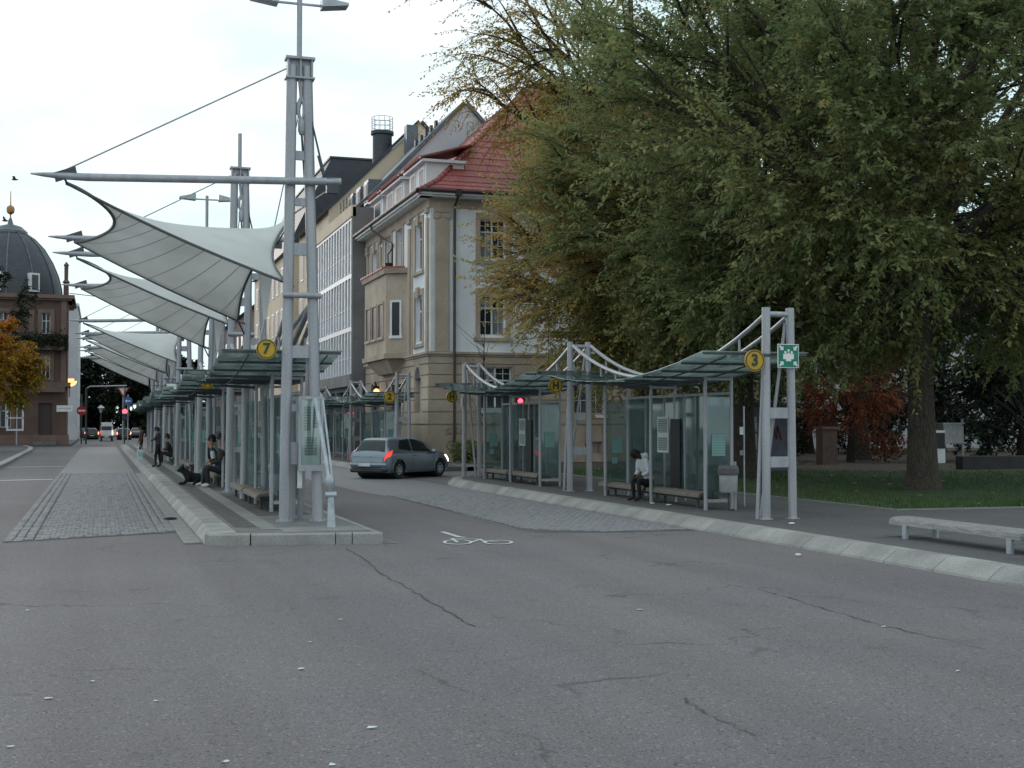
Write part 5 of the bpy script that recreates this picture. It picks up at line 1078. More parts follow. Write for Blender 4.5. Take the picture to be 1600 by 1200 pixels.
grow_tree('orange_tree', 'small round orange-leaved street tree before the domed house', (-6.1, 80, .12), 2.6, .14, (-6.0, 80, 5.7), (2.4, 2.2, 2.6), 31, 'leaf_orange', nlimb=16, nsub=7, ntwig=1500, lpt=26, hue0=.6, hue_dir=(-.1, 0, .4), leaf=(.17, .11), twig=(.4, 1.0))
grow_tree('ivy_tree', 'dark green tree covering the front of the domed house', (-8.6, 100, .12), 4, .25, (-8.4, 100, 9.5), (3.6, 2.6, 4.3), 33, 'leaf_ever', nlimb=14, nsub=6, ntwig=700, lpt=24, hue0=.7, leaf=(.22, .14), twig=(.6, 1.3))
b_ = empty('balcony_shrub', (-3.6, 107.2, 7.8), 'green plants spilling over the balcony of the domed house', 'plant')
rg = np.random.default_rng(5); n = 2200; P = np.stack([rg.uniform(-5.4, -2.5, n), rg.uniform(106.9, 107.9, n), 8.3 + rg.normal(0, .3, n)], 1); d1 = unit(rg.normal(0, 1, (n, 3))) * .11; d2 = unit(rg.normal(0, 1, (n, 3))) * .07
rawmesh('foliage', (np.stack([P - d1, P - d2, P + d1, P + d2], 1).reshape(-1, 3) - np.array([-3.6, 107.2, 7.8])), np.arange(4 * n).reshape(-1, 4), 'leaf_ever', b_, hue=rg.random(n))
for i, (x, y, r_x, h_) in enumerate(((1.2, 190, 6, 12.5), (-5, 205, 6, 11), (9, 200, 6, 12.5), (4.5, 222, 8, 13), (17, 215, 7, 11))):
    grow_tree('avenue_tree', ('dark tree closing the view at the end of the street', 'dark tree beside the grey house at the end of the street', 'dark tree beyond the shelters at the end of the street', 'tallest dark tree behind the others at the end of the street', 'dark tree beyond the brick house at the end of the street')[i], (x, y, 0), 2.5, .4, (x, y, h_ * .5), (r_x, r_x * .7, h_ * .5), 60 + i, 'leaf_ever', nlimb=14, nsub=6, ntwig=900, lpt=24, hue0=.25, leaf=(.62, .42), twig=(.8, 2.0), bark='bark_dark', group='trees at the end of the street')
# bare sapling before the corner building
sp_ = empty('bare_sapling', (14.0, 47.0, .15), 'thin leafless sapling in front of the sandstone corner', 'tree'); b = MB(); rg = np.random.default_rng(4)
b.tube([(14.0, 47, .15), (14.05, 47, 1.6), (13.95, 47, 3.2), (14.0, 47, 5.2)], [.05, .04, .03, .01], 6)
for k in range(34):
    z = rg.uniform(1.4, 4.9); a = rg.uniform(0, 6.28); l = rg.uniform(.5, 1.6); p0 = Vector((14, 47, z)); d = Vector((math.cos(a) * .8, math.sin(a) * .8, .55))
    b.tube([p0, p0 + d * l * .5, p0 + d * l + Vector((0, 0, .1))], [.016, .011, .005], 4, caps=False)
b.build('stem', 'bark_dark', sp_)
# shrubs at the foot of the building
def shrub(loc, r, h_, label, n, matn='leaf_linden', hue=.3, name='shrub', group=None):
    t = empty(name, loc, label, 'plant', group); rg = np.random.default_rng(int(abs(loc[0] * 31 + loc[1])))
    a = unit(rg.normal(0, 1, (n, 3))) * (rg.random(n) ** .35)[:, None]; P = a * np.array([r[0], r[1], h_ / 2]) + np.array([0, 0, h_ / 2]); d1 = unit(rg.normal(0, 1, (n, 3))) * .08; d2 = unit(rg.normal(0, 1, (n, 3))) * .05
    rawmesh('foliage', np.stack([P - d1, P - d2, P + d1, P + d2], 1).reshape(-1, 3), np.arange(4 * n).reshape(-1, 4), matn, t, hue=np.clip(hue + rg.normal(0, .15, n), 0, 1))
    b = MB()
    for k in range(5): b.tube([(loc[0], loc[1], loc[2]), (loc[0] + rg.uniform(-.6, .6) * r[0], loc[1] + rg.uniform(-.6, .6) * r[1], loc[2] + h_ * .8)], [.02, .006], 5)
    b.build('stems', 'bark_dark', t)
shrub((14.3, 50.6, .15), (.7, .5), 1.0, 'low green shrub at the foot of the sandstone corner', 900)
shrub((16.5, 50.8, .15), (1.2, .4), .7, 'flat green shrub under the ground floor windows', 900)
shrub((27.2, 48.5, .15), (1.9, .8), 1.7, 'clipped brown-green hedge behind the lawn', 3800, 'leaf_ever', .8, 'hedge')
shrub((24.6, 45.5, .15), (.8, .6), .8, 'small dark shrub beside the blue-grey kiosk', 900, 'leaf_ever', .4)
shrub((31.5, 46.6, .15), (1.2, .6), 1.4, 'thin bush with rusty leaves under the red maple', 700, 'leaf_maple', .35)
# ================================================================== PARK FURNITURE
kw = empty('low_wall', (29, 38.2, .12), 'low dark stone wall at the back of the lawn', 'wall')
for k in range(16): MB().bbox(29 + k * 2.0, 30.99 + k * 2.0, 38.2, 38.6, .1, .62 + rng.uniform(-.008, .008), .02).build('coping_stone', 'hedge_wall', kw)
pb = empty('post_bin', (34.7, 45.8, .15), 'pale grey square bin hung on a post at the edge of the park', 'bin')
b = MB(); b.add([(33.65, 45.5, .95), (34.5, 45.5, .95), (34.5, 46.1, .95), (33.65, 46.1, .95), (33.55, 45.45, 1.75), (34.55, 45.45, 1.75), (34.55, 46.15, 1.75), (33.55, 46.15, 1.75)], [(3, 2, 1, 0), (4, 5, 6, 7), (0, 1, 5, 4), (1, 2, 6, 5), (2, 3, 7, 6), (3, 0, 4, 7)]); b.build('box', 'bin_grey', pb); MB().box(33.5, 34.6, 45.4, 46.2, 1.752, 1.82).build('lid', 'bin_grey', pb); MB().tube([(34.75, 45.8, .12), (34.75, 45.8, 2.0)], .06, 8).build('post', 'steel', pb)
tm = empty('ticket_machine', (32.8, 45.2, .15), 'white and black ticket machine beside the thick tree trunk', 'machine')
MB().box(32.35, 33.3, 45.0, 45.5, .12, 1.5).build('cabinet', 'white_paint', tm); MB().box(32.55, 33.28, 44.98, 44.995, .75, 1.4).build('screen', 'black', tm)
for z in (.35, .55): MB().box(32.5, 32.8, 44.985, 44.995, z, z + .1).build('slot', 'black', tm)
ki = empty('kiosk', (20.2, 39.0, .15), 'blue-grey kiosk with red graffiti seen between the gantry posts', 'kiosk')
MB().box(20.2, 22.7, 39, 40.8, .12, 2.35).build('body', 'cabinet', ki); MB().box(20.0, 22.9, 38.8, 41, 2.352, 2.5).build('roof', 'slate', ki); MB().box(20.6, 21.3, 38.98, 38.996, .9, 2.0).build('shutter', 'plaster_grey', ki)
b = MB(); b.tube([(21.75, 38.985, 1.25), (21.9, 38.985, 1.75), (22.05, 38.985, 1.25), (22.1, 38.985, 1.7), (22.25, 38.985, 1.2)], .03, 5); b.build('graffiti', 'graffiti_red', ki)

bp = empty('brick_post', (27.4, 44.5, .12), 'short red-brown gate post at the end of the hedge', 'post'); MB().box(27.1, 27.75, 44.3, 44.8, .1, 1.55).build('shaft', 'redstone', bp); MB().box(27.02, 27.83, 44.22, 44.88, 1.552, 1.66).build('cap', 'redstone_trim', bp)
sl_ = empty('slim_post', (11.9, 22.3, .16), 'slim pale post with small notices behind the litter bin', 'post'); MB().tube([(11.9, 22.3, .16), (11.9, 22.3, 2.1)], .018, 6).build('rod', 'galv', sl_); MB().box(11.8, 11.88, 22.28, 22.29, 1.55, 1.7).build('notice', 'paper', sl_); MB().box(11.8, 11.87, 22.28, 22.29, 1.15, 1.25).build('notice', 'wood_grey', sl_)
# ================================================================== VEHICLES
def make_car(paint, tail='tail_lamp', head='head_lamp', detail=True):
    t = empty('car', (0, 0, 0))
    ST = [(-2.03, .30, .50, .80), (-2.01, .25, .74, .85), (-1.96, .23, .88, .905), (-1.88, .22, .99, .945), (-1.77, .21, 1.17, .985), (-1.62, .21, 1.36, .995), (-1.40, .21, 1.45, 1), (-.85, .21, 1.465, 1), (-.3, .21, 1.48, 1), (.15, .21, 1.445, 1), (.55, .21, 1.30, 1), (.95, .21, 1.06, .995), (1.2, .21, .97, .99), (1.5, .22, .90, .97), (1.75, .23, .80, .94), (1.9, .25, .69, .89), (1.98, .28, .60, .82), (2.02, .32, .5, .72)]
    ys_ = np.array([s[0] for s in ST]); C = np.array(ST)
    def stat(y):
        # Catmull-Rom in the station table
        i = int(np.clip(np.searchsorted(ys_, y) - 1, 0, len(ys_) - 2)); u = (y - ys_[i]) / (ys_[i + 1] - ys_[i]); u = min(max(u, 0), 1)
        p0, p1, p2, p3 = C[max(i - 1, 0)], C[i], C[i + 1], C[min(i + 2, len(C) - 1)]
        m1 = (p2 - p0) * .5 * (ys_[i + 1] - ys_[i]) / max(1e-6, (p2[0] - p0[0]) * .5); m2 = (p3 - p1) * .5 * (ys_[i + 1] - ys_[i]) / max(1e-6, (p3[0] - p1[0]) * .5)
        u2, u3 = u * u, u ** 3; v = (2 * u3 - 3 * u2 + 1) * p1 + (u3 - 2 * u2 + u) * m1 + (-2 * u3 + 3 * u2) * p2 + (u3 - u2) * m2
        return v[1], v[2], v[3]
    def rows(y):
        zb, T, ws = stat(y); Bz = min(.93 - .03 * (y + 2) / 4, T - .05); k = min(max((T - Bz) / .53, 0), 1) + (.65 * max(0, -.9 - y) if T > 1 else 0)
        mz = min(.60, (zb + Bz) / 2 + .05)
        return [(.79 * ws, zb), (.845 * ws, zb + .10), (.86 * ws, mz), (.835 * ws, Bz), ((.835 - .11 * k) * ws, Bz + (T - .05 - Bz) * .55), ((.80 - .20 * k) * ws, T - .045), (.40 * ws, T - .008), (0, T)]
    def surf(y, tt):
        r = rows(y); i = int(min(max(tt, 0), 6.999)); u = tt - i
        P = np.array(r); p0, p1, p2, p3 = P[max(i - 1, 0)], P[i], P[i + 1], P[min(i + 2, 7)]
        if i + 2 > 7: p3 = np.array([-r[6][0], r[6][1]])
        v = .5 * ((2 * p1) + (-p0 + p2) * u + (2 * p0 - 5 * p1 + 4 * p2 - p3) * u * u + (-p0 + 3 * p1 - 3 * p2 + p3) * u ** 3)
        return np.array([max(v[0], 0), y, v[1]])
    NY, NT = 90, 22; yy = np.interp(np.linspace(0, 1, NY), [0, .12, .88, 1], [-2.03, -1.86, 1.8, 2.02]); tt_ = np.linspace(0, 7, NT)
    G = np.array([[surf(y, q) for q in tt_] for y in yy]); full = np.concatenate([G, G[:, -2::-1] * np.array([-1, 1, 1])], 1); m_ = full.shape[1]
    V = full.reshape(-1, 3); b = MB(); fs = []
    WH = [(-1.24, .33), (1.26, .33)]
    for i in range(NY - 1):
        for j in range(m_ - 1):
            c = (full[i, j] + full[i + 1, j + 1]) / 2
            if abs(c[0]) > .6 and any((c[1] - wy) ** 2 + (c[2] - wz) ** 2 < .375 ** 2 for wy, wz in WH): continue
            fs.append((i * m_ + j, i * m_ + j + 1, (i + 1) * m_ + j + 1, (i + 1) * m_ + j))
    fs.append(tuple(range(m_ - 1, -1, -1))); fs.append(tuple((NY - 1) * m_ + j for j in range(m_))); b.add(V, fs); body = b.build('body', paint, t, smooth=True)
    for p in body.data.polygons: p.use_smooth = True
    def patch(cs, name, matn, off=.008, mirror=True, parent=t, nu=8, nv=8):
        """cs: four (y, t) corners; t > 7 runs over to the other side"""
        def S_(y, q):
            s = surf(y, q if q <= 7 else 14 - q); return s if q <= 7 else s * np.array([-1, 1, 1])
        for sg in ((1, -1) if mirror else (1,)):
            g = []
            for a in np.linspace(0, 1, nu + 1):
                for c in np.linspace(0, 1, nv + 1):
                    y = (1 - a) * ((1 - c) * cs[0][0] + c * cs[3][0]) + a * ((1 - c) * cs[1][0] + c * cs[2][0]); q = (1 - a) * ((1 - c) * cs[0][1] + c * cs[3][1]) + a * ((1 - c) * cs[1][1] + c * cs[2][1])
                    p = S_(y, q); du = S_(y + .01, q) - S_(y - .01, q); dv = S_(y, q + .03) - S_(y, q - .03); n_ = np.cross(dv, du); n_ = n_ / max(1e-9, np.linalg.norm(n_))
                    if n_ @ (p - np.array([0, 0, .6])) < 0: n_ = -n_
                    g.append((p + n_ * off) * np.array([sg, 1, 1]))
            bb = MB(); w_ = nv + 1; bb.add(g, [(i * w_ + j, i * w_ + j + 1, (i + 1) * w_ + j + 1, (i + 1) * w_ + j) for i in range(nu) for j in range(nv)]); o = bb.build(name, matn, parent, smooth=True)
        return o
    patch([(-1.87, 4.5), (-1.60, 5.2), (-1.60, 8.8), (-1.87, 9.5)], 'rear_window', 'car_glass', mirror=False, nv=16)
    patch([(.22, 5.1), (.95, 4.6), (.95, 9.4), (.22, 8.9)], 'windscreen', 'car_glass', mirror=False, nv=16)
    patch([(-1.22, 3.5), (-.50, 3.2), (-.47, 4.85), (-.98, 4.7)], 'side_window', 'car_glass'); patch([(-.40, 3.2), (.82, 3.12), (.36, 4.6), (-.38, 4.85)], 'side_window', 'car_glass')
    patch([(-2.0, 2.35), (-1.74, 2.6), (-1.56, 3.35), (-1.95, 3.15)], 'tail_light', tail, off=.012); patch([(1.62, 2.9), (1.93, 2.3), (1.95, 2.9), (1.66, 3.6)], 'headlight', head, off=.012)
    patch([(-2.02, .0), (2.0, .0), (2.0, .55), (-2.02, .55)], 'sill_trim', 'plastic_dark', off=.004, nu=60, nv=3) if False else None
    b = MB(); b.tube([(-.78, -1.88, .30), (-.7, -2.02, .30), (0, -2.06, .30), (.7, -2.02, .30), (.78, -1.88, .30)], .07, 8); b.build('rear_bumper_strip', 'plastic_dark', t, smooth=True)
    b = MB(); b.tube([(-.74, -1.9, .50), (-.64, -2.0, .50), (0, -2.055, .50), (.64, -2.0, .50), (.74, -1.9, .50)], .105, 8); b.build('rear_bumper', paint, t, smooth=True)
    MB().box(-.26, .26, -2.175, -2.16, .46, .57).build('number_plate', 'white_paint', t)
    for yy_ in (-.45, .86): patch([(yy_ - .008, .9), (yy_ + .008, .9), (yy_ + .008, 3.05), (yy_ - .008, 3.05)], 'door_seam', 'black', off=.003, nu=1, nv=10)
    patch([(-1.9, 3.0), (1.9, 3.0), (1.9, 3.04), (-1.9, 3.04)], 'waist_seam', 'plastic_dark', off=.003, nu=40, nv=1)
    b = MB(); b.tube([(-.3, -2.0, .80), (.3, -2.0, .80)], .018, 6); b.build('tailgate_handle', 'galv', t)
    for s_ in (-1, 1):
        b = MB(); b.lathe([(0, -.11), (.06, -.1), (.09, 0), (.06, .1), (0, .11)], (s_ * .93, .72, .95), 8, axis='x'); b.build('mirror', paint, t, smooth=True)
        MB().box(s_ * .84 - .012, s_ * .84 + .012, -.42, -.22, .80, .825).build('door_handle', 'plastic_dark', t)
    for wy, wz in WH:
        b = MB(); b.lathe([(.36, -.76), (.36, .76)], (0, wy, wz), 20, axis='x'); b.build('wheel_arch_liner', 'black', t)
        for s_ in (-1, 1):
            b = MB(); b.lathe([(.19, -.09), (.30, -.095), (.325, -.07), (.33, 0), (.325, .07), (.30, .095), (.19, .09)], (s_ * .755, wy, wz), 24, axis='x'); w = b.build('wheel', 'rubber', t, smooth=True)
            b = MB(); b.lathe([(0, .055), (.06, .06), (.07, .05), (.20, .075), (.22, .09)] if s_ > 0 else [(0, -.055), (.06, -.06), (.07, -.05), (.20, -.075), (.22, -.09)], (s_ * .755, wy, wz), 20, axis='x'); rm = b.build('rim', 'galv', w, smooth=True)
            for k in range(6):
                a = k * math.pi / 3; b = MB(); cx = s_ * (.755 + .072); b.prism([(cx, wy + .125 * math.cos(a) + .03 * math.cos(q), wz + .125 * math.sin(a) + .03 * math.sin(q)) for q in np.linspace(0, 2 * math.pi, 9)[:-1]], (s_ * .006, 0, 0)); b.build('hole', 'black', rm)
            b = MB(); b.tube([(s_ * .858, wy + .385 * math.cos(a), wz + .385 * math.sin(a)) for a in np.linspace(-.25, math.pi + .25, 16)], .016, 5); b.build('arch_lip', paint, t, smooth=True)
    MB().box(-.66, .66, -1.75, 1.75, .2, .28).build('underbody', 'black', t)
    return t
mat('car_glass', (.02, .025, .03), rough=.06, spec=.4)
mat('paint_blue', (.22, .26, .305), (.205, .245, .285), rough=.28, metal=.6, spec=.6); mat('paint_black', (.01, .01, .012), rough=.25); mat('paint_silver', (.35, .36, .38), rough=.3, metal=.5)
def place(o, x, y, z, head, sc=.9):
    o.location = (x, y, z); o.rotation_euler[2] = -head; o.scale = (sc,) * 3
car = make_car('paint_blue'); place(car, 9.50, 41.5, .004, R(50)); tag(car, 'steel-blue hatchback turning at the junction with its red tail lights lit', 'car')
carb = make_car('paint_black', 'tail_glow', 'head_lamp'); place(carb, 2.6, 152, .004, R(2)); tag(carb, 'dark car with glowing tail lights queuing at the red signal', 'car', 'cars far down the street')
for i, (x, y, hd) in enumerate(((-1.0, 156, R(-3)), (-2.0, 176, R(180)), (4.4, 170, R(180)))):
    c = copy_tree(carb); place(c, x, y, .004, hd); tag(c, ('dark parked car right beside the white van', 'oncoming dark car by the no-entry sign', 'oncoming car with bright headlights near the red signal')[i], 'car', 'cars far down the street')
van = empty('white_van', (.62, 136, 0), 'white van with twin rear doors far down the street', 'van')
b = MB(); b.prism([(-.02, 138, .35), (-.02, 138, 1.55), (.10, 138, 1.95), (1.14, 138, 1.95), (1.26, 138, 1.55), (1.26, 138, .35)], (0, 4.2, 0)); b.build('body', 'white_paint', van)
for x0 in (.08, .66): MB().box(x0, x0 + .5, 137.94, 137.995, .6, 1.9).build('rear_door', 'white_paint', van); 
MB().box(.14, 1.1, 137.92, 137.938, 1.15, 1.55).build('rear_window', 'car_glass', van); MB().box(-.02, 1.26, 137.9, 137.99, .35, .55).build('bumper', 'plastic_dark', van); MB().box(.4, .85, 137.89, 137.899, .42, .52).build('number_plate', 'white_paint', van)
for x in (0.0, 1.16): MB().box(x, x + .09, 137.93, 137.99, .7, 1.1).build('tail_light', 'tail_glow', van)
for x in (.02, 1.06):
    for y in (138.7, 141.4): b = MB(); b.lathe([(.12, -.08), (.27, -.09), (.29, 0), (.27, .09), (.12, .09)], (x + .1, y, .29), 14, axis='x'); b.build('wheel', 'rubber', van)
# ================================================================== PEOPLE AND DOG
def skin_mesh(name, verts, edges, radii, sub=2, root=0):
    me = bpy.data.meshes.new(name); me.from_pydata(verts, edges, []); o = bpy.data.objects.new(name, me); COL.objects.link(o)
    md = o.modifiers.new('Skin', 'SKIN'); md.use_smooth_shade = True
    for i, r in enumerate(radii): sv = me.skin_vertices[0].data[i]; sv.radius = r if isinstance(r, tuple) else (r, r); sv.use_root = (i == root)
    ss = o.modifiers.new('Sub', 'SUBSURF'); ss.levels = sub; ss.render_levels = sub
    dg = bpy.context.evaluated_depsgraph_get(); out = bpy.data.meshes.new_from_object(o.evaluated_get(dg)); bpy.data.objects.remove(o); bpy.data.meshes.remove(me); return out
def seg_dist(p, a, b):
    ab = b - a; t = max(0, min(1, (p - a).dot(ab) / max(1e-9, ab.length_squared))); return (p - (a + ab * t)).length
def person(J, label, loc, rz, mats_, sc=.87, panel=False, hood=False, cap=False, group=None, hairm='hair', long=False):
    """J: joints in a frame with x = right, y = forward, z = up; one continuous skinned body"""
    N = ['pelvis', 'waist', 'chest', 'neck', 'head', 'crown', 'shl', 'ell', 'wrl', 'hal', 'shr', 'elr', 'wrr', 'har', 'hil', 'knl', 'anl', 'tol', 'hir', 'knr', 'anr', 'tor']
    Rr = dict(pelvis=(.15, .12), waist=(.14, .11), chest=(.165, .12), neck=.058, head=(.085, .10), crown=(.07, .085), sh=.075, el=.055, wr=.038, ha=(.045, .028), hi=.095, kn=.062, an=.045, to=(.042, .03))
    E = [('pelvis', 'waist'), ('waist', 'chest'), ('chest', 'neck'), ('neck', 'head'), ('head', 'crown')]
    for s in 'lr': E += [('chest', 'sh' + s), ('sh' + s, 'el' + s), ('el' + s, 'wr' + s), ('wr' + s, 'ha' + s), ('pelvis', 'hi' + s), ('hi' + s, 'kn' + s), ('kn' + s, 'an' + s), ('an' + s, 'to' + s)]
    rad = [Rr.get(n) or Rr[n[:2]] for n in N]
    me = skin_mesh('person', [J[n] for n in N], [(N.index(a), N.index(c)) for a, c in E], rad)
    B = {n: Vector(J[n]) for n in N}
    reg = {'head': 0, 'neck': 0}
    def region(p):
        best = (9, 1)
        for a, c in E:
            d = seg_dist(p, B[a], B[c])
            k = 1
            if c in ('head', 'crown'): k = 0
            elif c[:2] == 'ha': k = 0
            elif c[:2] in ('kn', 'an', 'hi'): k = 2
            elif c[:2] == 'to': k = 3
            if a == 'pelvis' and c == 'waist': k = 1
            if d < best[0]: best = (d, k)
        return best[1]
    me.materials.clear()
    for m_ in mats_: me.materials.append(MATS[m_])
    for p in me.polygons: p.material_index = region(p.center); p.use_smooth = True
    o = link('person', me); o.location = loc; o.rotation_euler[2] = rz; o.scale = (sc,) * 3; tag(o, label, 'person', group)
    # hair, face and fingers
    h0, h1 = B['head'], B['crown']; ax = (h1 - h0).normalized(); fw_ = (Vector((0, 1, 0)) - ax * ax.y); fw_ = fw_.normalized() if fw_.length > .1 else -Vector((0, 0, 1)); sd_ = ax.cross(fw_)
    c = h0 + ax * .06; b = MB(); vs = []; n1, n2 = 7, 14
    for i in range(n1):
        th_ = math.pi * .62 * i / (n1 - 1)
        for j in range(n2):
            ph = 2 * math.pi * j / n2; d = ax * math.cos(th_) * .13 + (fw_ * math.cos(ph) * .112 + sd_ * math.sin(ph) * .103) * math.sin(th_)
            d = d - fw_ * .022 - (ax * .05 if (math.cos(ph) < -.2 and i == n1 - 1) else Vector((0, 0, 0))); vs.append(c + d)
    b.add(vs, [(i * n2 + j, i * n2 + (j + 1) % n2, (i + 1) * n2 + (j + 1) % n2, (i + 1) * n2 + j) for i in range(n1 - 1) for j in range(n2)])
    hr = link('cap' if cap else 'hair', b.mesh('hair', hairm, smooth=True), o)
    if cap: b = MB(); b.obox(c + fw_ * .14 + ax * .02, fw_ * .05, sd_ * .07, ax * .006); link('peak', b.mesh('peak', hairm), hr)
    b = MB(); b.tube([c + fw_ * .085 - ax * .01, c + fw_ * .118 - ax * .035, c + fw_ * .09 - ax * .045], [.008, .014, .01], 6)
    for s in (-1, 1): b.obox(c + sd_ * s * .092 - ax * .02, fw_ * .016, sd_ * .008, ax * .028)
    link('nose_and_ears', b.mesh('face', mats_[0], smooth=True), o)
    b = MB()
    for s in (-1, 1): b.obox(c + fw_ * .094 + sd_ * s * .034 + ax * .002, fw_ * .004, sd_ * .011, ax * .006)
    b.obox(c + fw_ * .092 - ax * .072, fw_ * .004, sd_ * .022, ax * .004); link('eyes_and_mouth', b.mesh('face', 'hair'), o)
    for s in 'lr':
        b = MB(); wv = B['ha' + s] - B['wr' + s]; wd = wv.normalized(); sdv = wd.orthogonal().normalized(); upv = wd.cross(sdv)
        for k in range(4):
            p = B['ha' + s] + sdv * (.018 * (k - 1.5)); l = (.058, .068, .064, .048)[k]; b.tube([p - wd * .01, p + wd * l * .5, p + wd * l * .85 - upv * l * .45], [.0095, .009, .007], 6)
        p = B['ha' + s] - wd * .035 + sdv * .04; b.tube([p - sdv * .02, p + wd * .02 + sdv * .015, p + wd * .05 + sdv * .01], [.011, .01, .008], 6)
        link('fingers', b.mesh('fingers', mats_[0], smooth=True), o)
    if panel:
        a_, c_ = Vector(J['shl']), Vector(J['ell']); b = MB(); b.tube([a_ + Vector((-.02, 0, .01)), (a_ + c_) / 2 + Vector((-.02, 0, .0)), c_ + (a_ - c_) * .12 + Vector((-.015, 0, 0))], [.055, .066, .05], 8); link('sleeve_panel', b.mesh('panel', 'cloth_white', smooth=True), o)
    if hood:
        b = MB(); q = B['neck'] - fw_ * .0 ; b.tube([q + Vector((-.12, .03, .0)), q + Vector((-.11, -.09, .03)), q + Vector((0, -.14, .05)), q + Vector((.11, -.09, .03)), q + Vector((.12, .03, .0))], [.03, .06, .07, .06, .03], 8); link('hood', b.mesh('hood', mats_[1], smooth=True), o)
    return o
def sit(lean=.1, head=(0, .1, 1.28), crown=None, knee=.47, hl=(-.12, .38, .62), hr=(.12, .38, .62), seat=.47, splay=.12, foot=.46, ell=None, elr=None):
    J = dict(pelvis=(0, 0, seat + .06), waist=(0, lean * .35, seat + .25), chest=(0, lean, seat + .50), neck=(0, lean * 1.35, seat + .68), hil=(-.10, .04, seat + .05), hir=(.10, .04, seat + .05), knl=(-splay, .44, knee + .06), knr=(splay, .44, knee + .06), anl=(-splay, foot, .08), anr=(splay, foot, .08), tol=(-splay - .02, foot + .17, .04), tor=(splay + .02, foot + .17, .04), shl=(-.19, lean * 1.1, seat + .58), shr=(.19, lean * 1.1, seat + .58))
    J['head'] = head; J['crown'] = crown or (head[0], head[1] + .02, head[2] + .12)
    for s, h in (('l', hl), ('r', hr)):
        J['ha' + s] = h; sh = Vector(J['sh' + s]); H_ = Vector(h); el = (sh + H_) / 2 + Vector((-.10 if s == 'l' else .10, -.10, -.08)); e_ = ell if s == 'l' else elr
        J['el' + s] = e_ or tuple(el); J['wr' + s] = tuple(H_ + (Vector(J['el' + s]) - H_).normalized() * .08)
    return J
def stand(hl=(-.2, .15, .85), hr=(.2, .15, .85), head=(0, .03, 1.55), step=.08, crown=None):
    J = dict(pelvis=(0, 0, .92), waist=(0, .01, 1.08), chest=(0, .01, 1.30), neck=(0, .01, 1.46), hil=(-.09, 0, .86), hir=(.09, 0, .86), knl=(-.10, step, .48), knr=(.10, -step * .5, .48), anl=(-.11, step * .9, .08), anr=(.11, -step, .08), tol=(-.13, step + .15, .04), tor=(.13, -step + .16, .04), shl=(-.19, 0, 1.40), shr=(.19, 0, 1.40), head=head, crown=crown or (head[0], head[1] + .02, head[2] + .12))
    for s, h in (('l', hl), ('r', hr)):
        J['ha' + s] = h; sh = Vector(J['sh' + s]); H_ = Vector(h); J['el' + s] = tuple((sh + H_) / 2 + Vector((-.07 if s == 'l' else .07, -.08, -.05))); J['wr' + s] = tuple(H_ + (Vector(J['el' + s]) - H_).normalized() * .08)
    return J
# man in white, bent over on the bench, facing the road
person(sit(lean=.22, head=(-.02, .42, 1.10), crown=(-.02, .54, 1.13), hl=(-.10, .40, .60), hr=(.10, .42, .58), seat=.36, knee=.46, foot=.40, splay=.14), 'person in a white hooded top and black trousers bent forward on the bench', (10.90, 24.45, .16), R(97), ['skin_dark', 'cloth_white', 'cloth_black', 'cloth_black'], hood=True)
person(sit(lean=.20, head=(.0, .26, 1.22), hl=(-.10, .34, .66), hr=(.06, .34, 1.14), seat=.36, elr=(.16, .34, .72), foot=.50), 'seated person in a dark jacket with a white sleeve panel, hand raised to the face', (2.98, 33.75, .16), R(80), ['skin', 'cloth_navy', 'cloth_jeans', 'shoe_white'], cap=True, panel=True, sc=.95)
person(sit(lean=.06, head=(.0, .08, 1.26), hl=(-.10, .42, .62), hr=(.12, .42, .60), seat=.36, foot=.40), 'seated person all in dark clothes close beside the capped one', (2.98, 33.15, .16), R(95), ['skin', 'cloth_olive', 'cloth_black', 'shoe_white'], sc=.95)
person(stand(hl=(-.12, .32, 1.12), hr=(.12, .32, 1.14), head=(0, .05, 1.55), crown=(0, .10, 1.66)), 'standing person in a grey jacket looking down at their hands', (2.05, 49.3, .16), R(75), ['skin', 'cloth_grey', 'cloth_black', 'cloth_black'])
person(sit(lean=.18, head=(0, .24, 1.2), seat=.36), 'seated person in black further behind the standing one', (2.72, 52.2, .16), R(85), ['skin', 'cloth_black', 'cloth_black', 'shoe_white'])
person(sit(lean=.1, head=(0, .14, 1.22), seat=.36), 'seated person in dark brown near the far bench', (2.75, 54.6, .16), R(90), ['skin', 'cloth_brown', 'cloth_black', 'shoe_white'])
person(stand(head=(0, .05, 1.55)), 'standing person in a dark red-brown coat far along the kerb', (1.85, 63, .16), R(100), ['skin', 'cloth_brown', 'cloth_black', 'cloth_black'])
bg_ = empty('carrier_bag', (1.72, 60.5, .165), 'white and turquoise carrier bag standing on the kerb edge', 'bag'); b = MB(); b.add([(1.6, 60.4, .165), (1.85, 60.4, .165), (1.85, 60.6, .165), (1.6, 60.6, .165), (1.58, 60.44, .62), (1.87, 60.44, .60), (1.86, 60.56, .6), (1.59, 60.56, .62)], [(3, 2, 1, 0), (4, 5, 6, 7), (0, 1, 5, 4), (1, 2, 6, 5), (2, 3, 7, 6), (3, 0, 4, 7)]); b.build('body', 'paper', bg_); MB().box(1.66, 1.82, 60.38, 60.395, .3, .5).build('print', 'bag_blue', bg_); b = MB(); b.tube([(1.66, 60.5, .6), (1.69, 60.5, .78), (1.76, 60.5, .78), (1.79, 60.5, .6)], .012, 5); b.build('handle', 'paper', bg_)
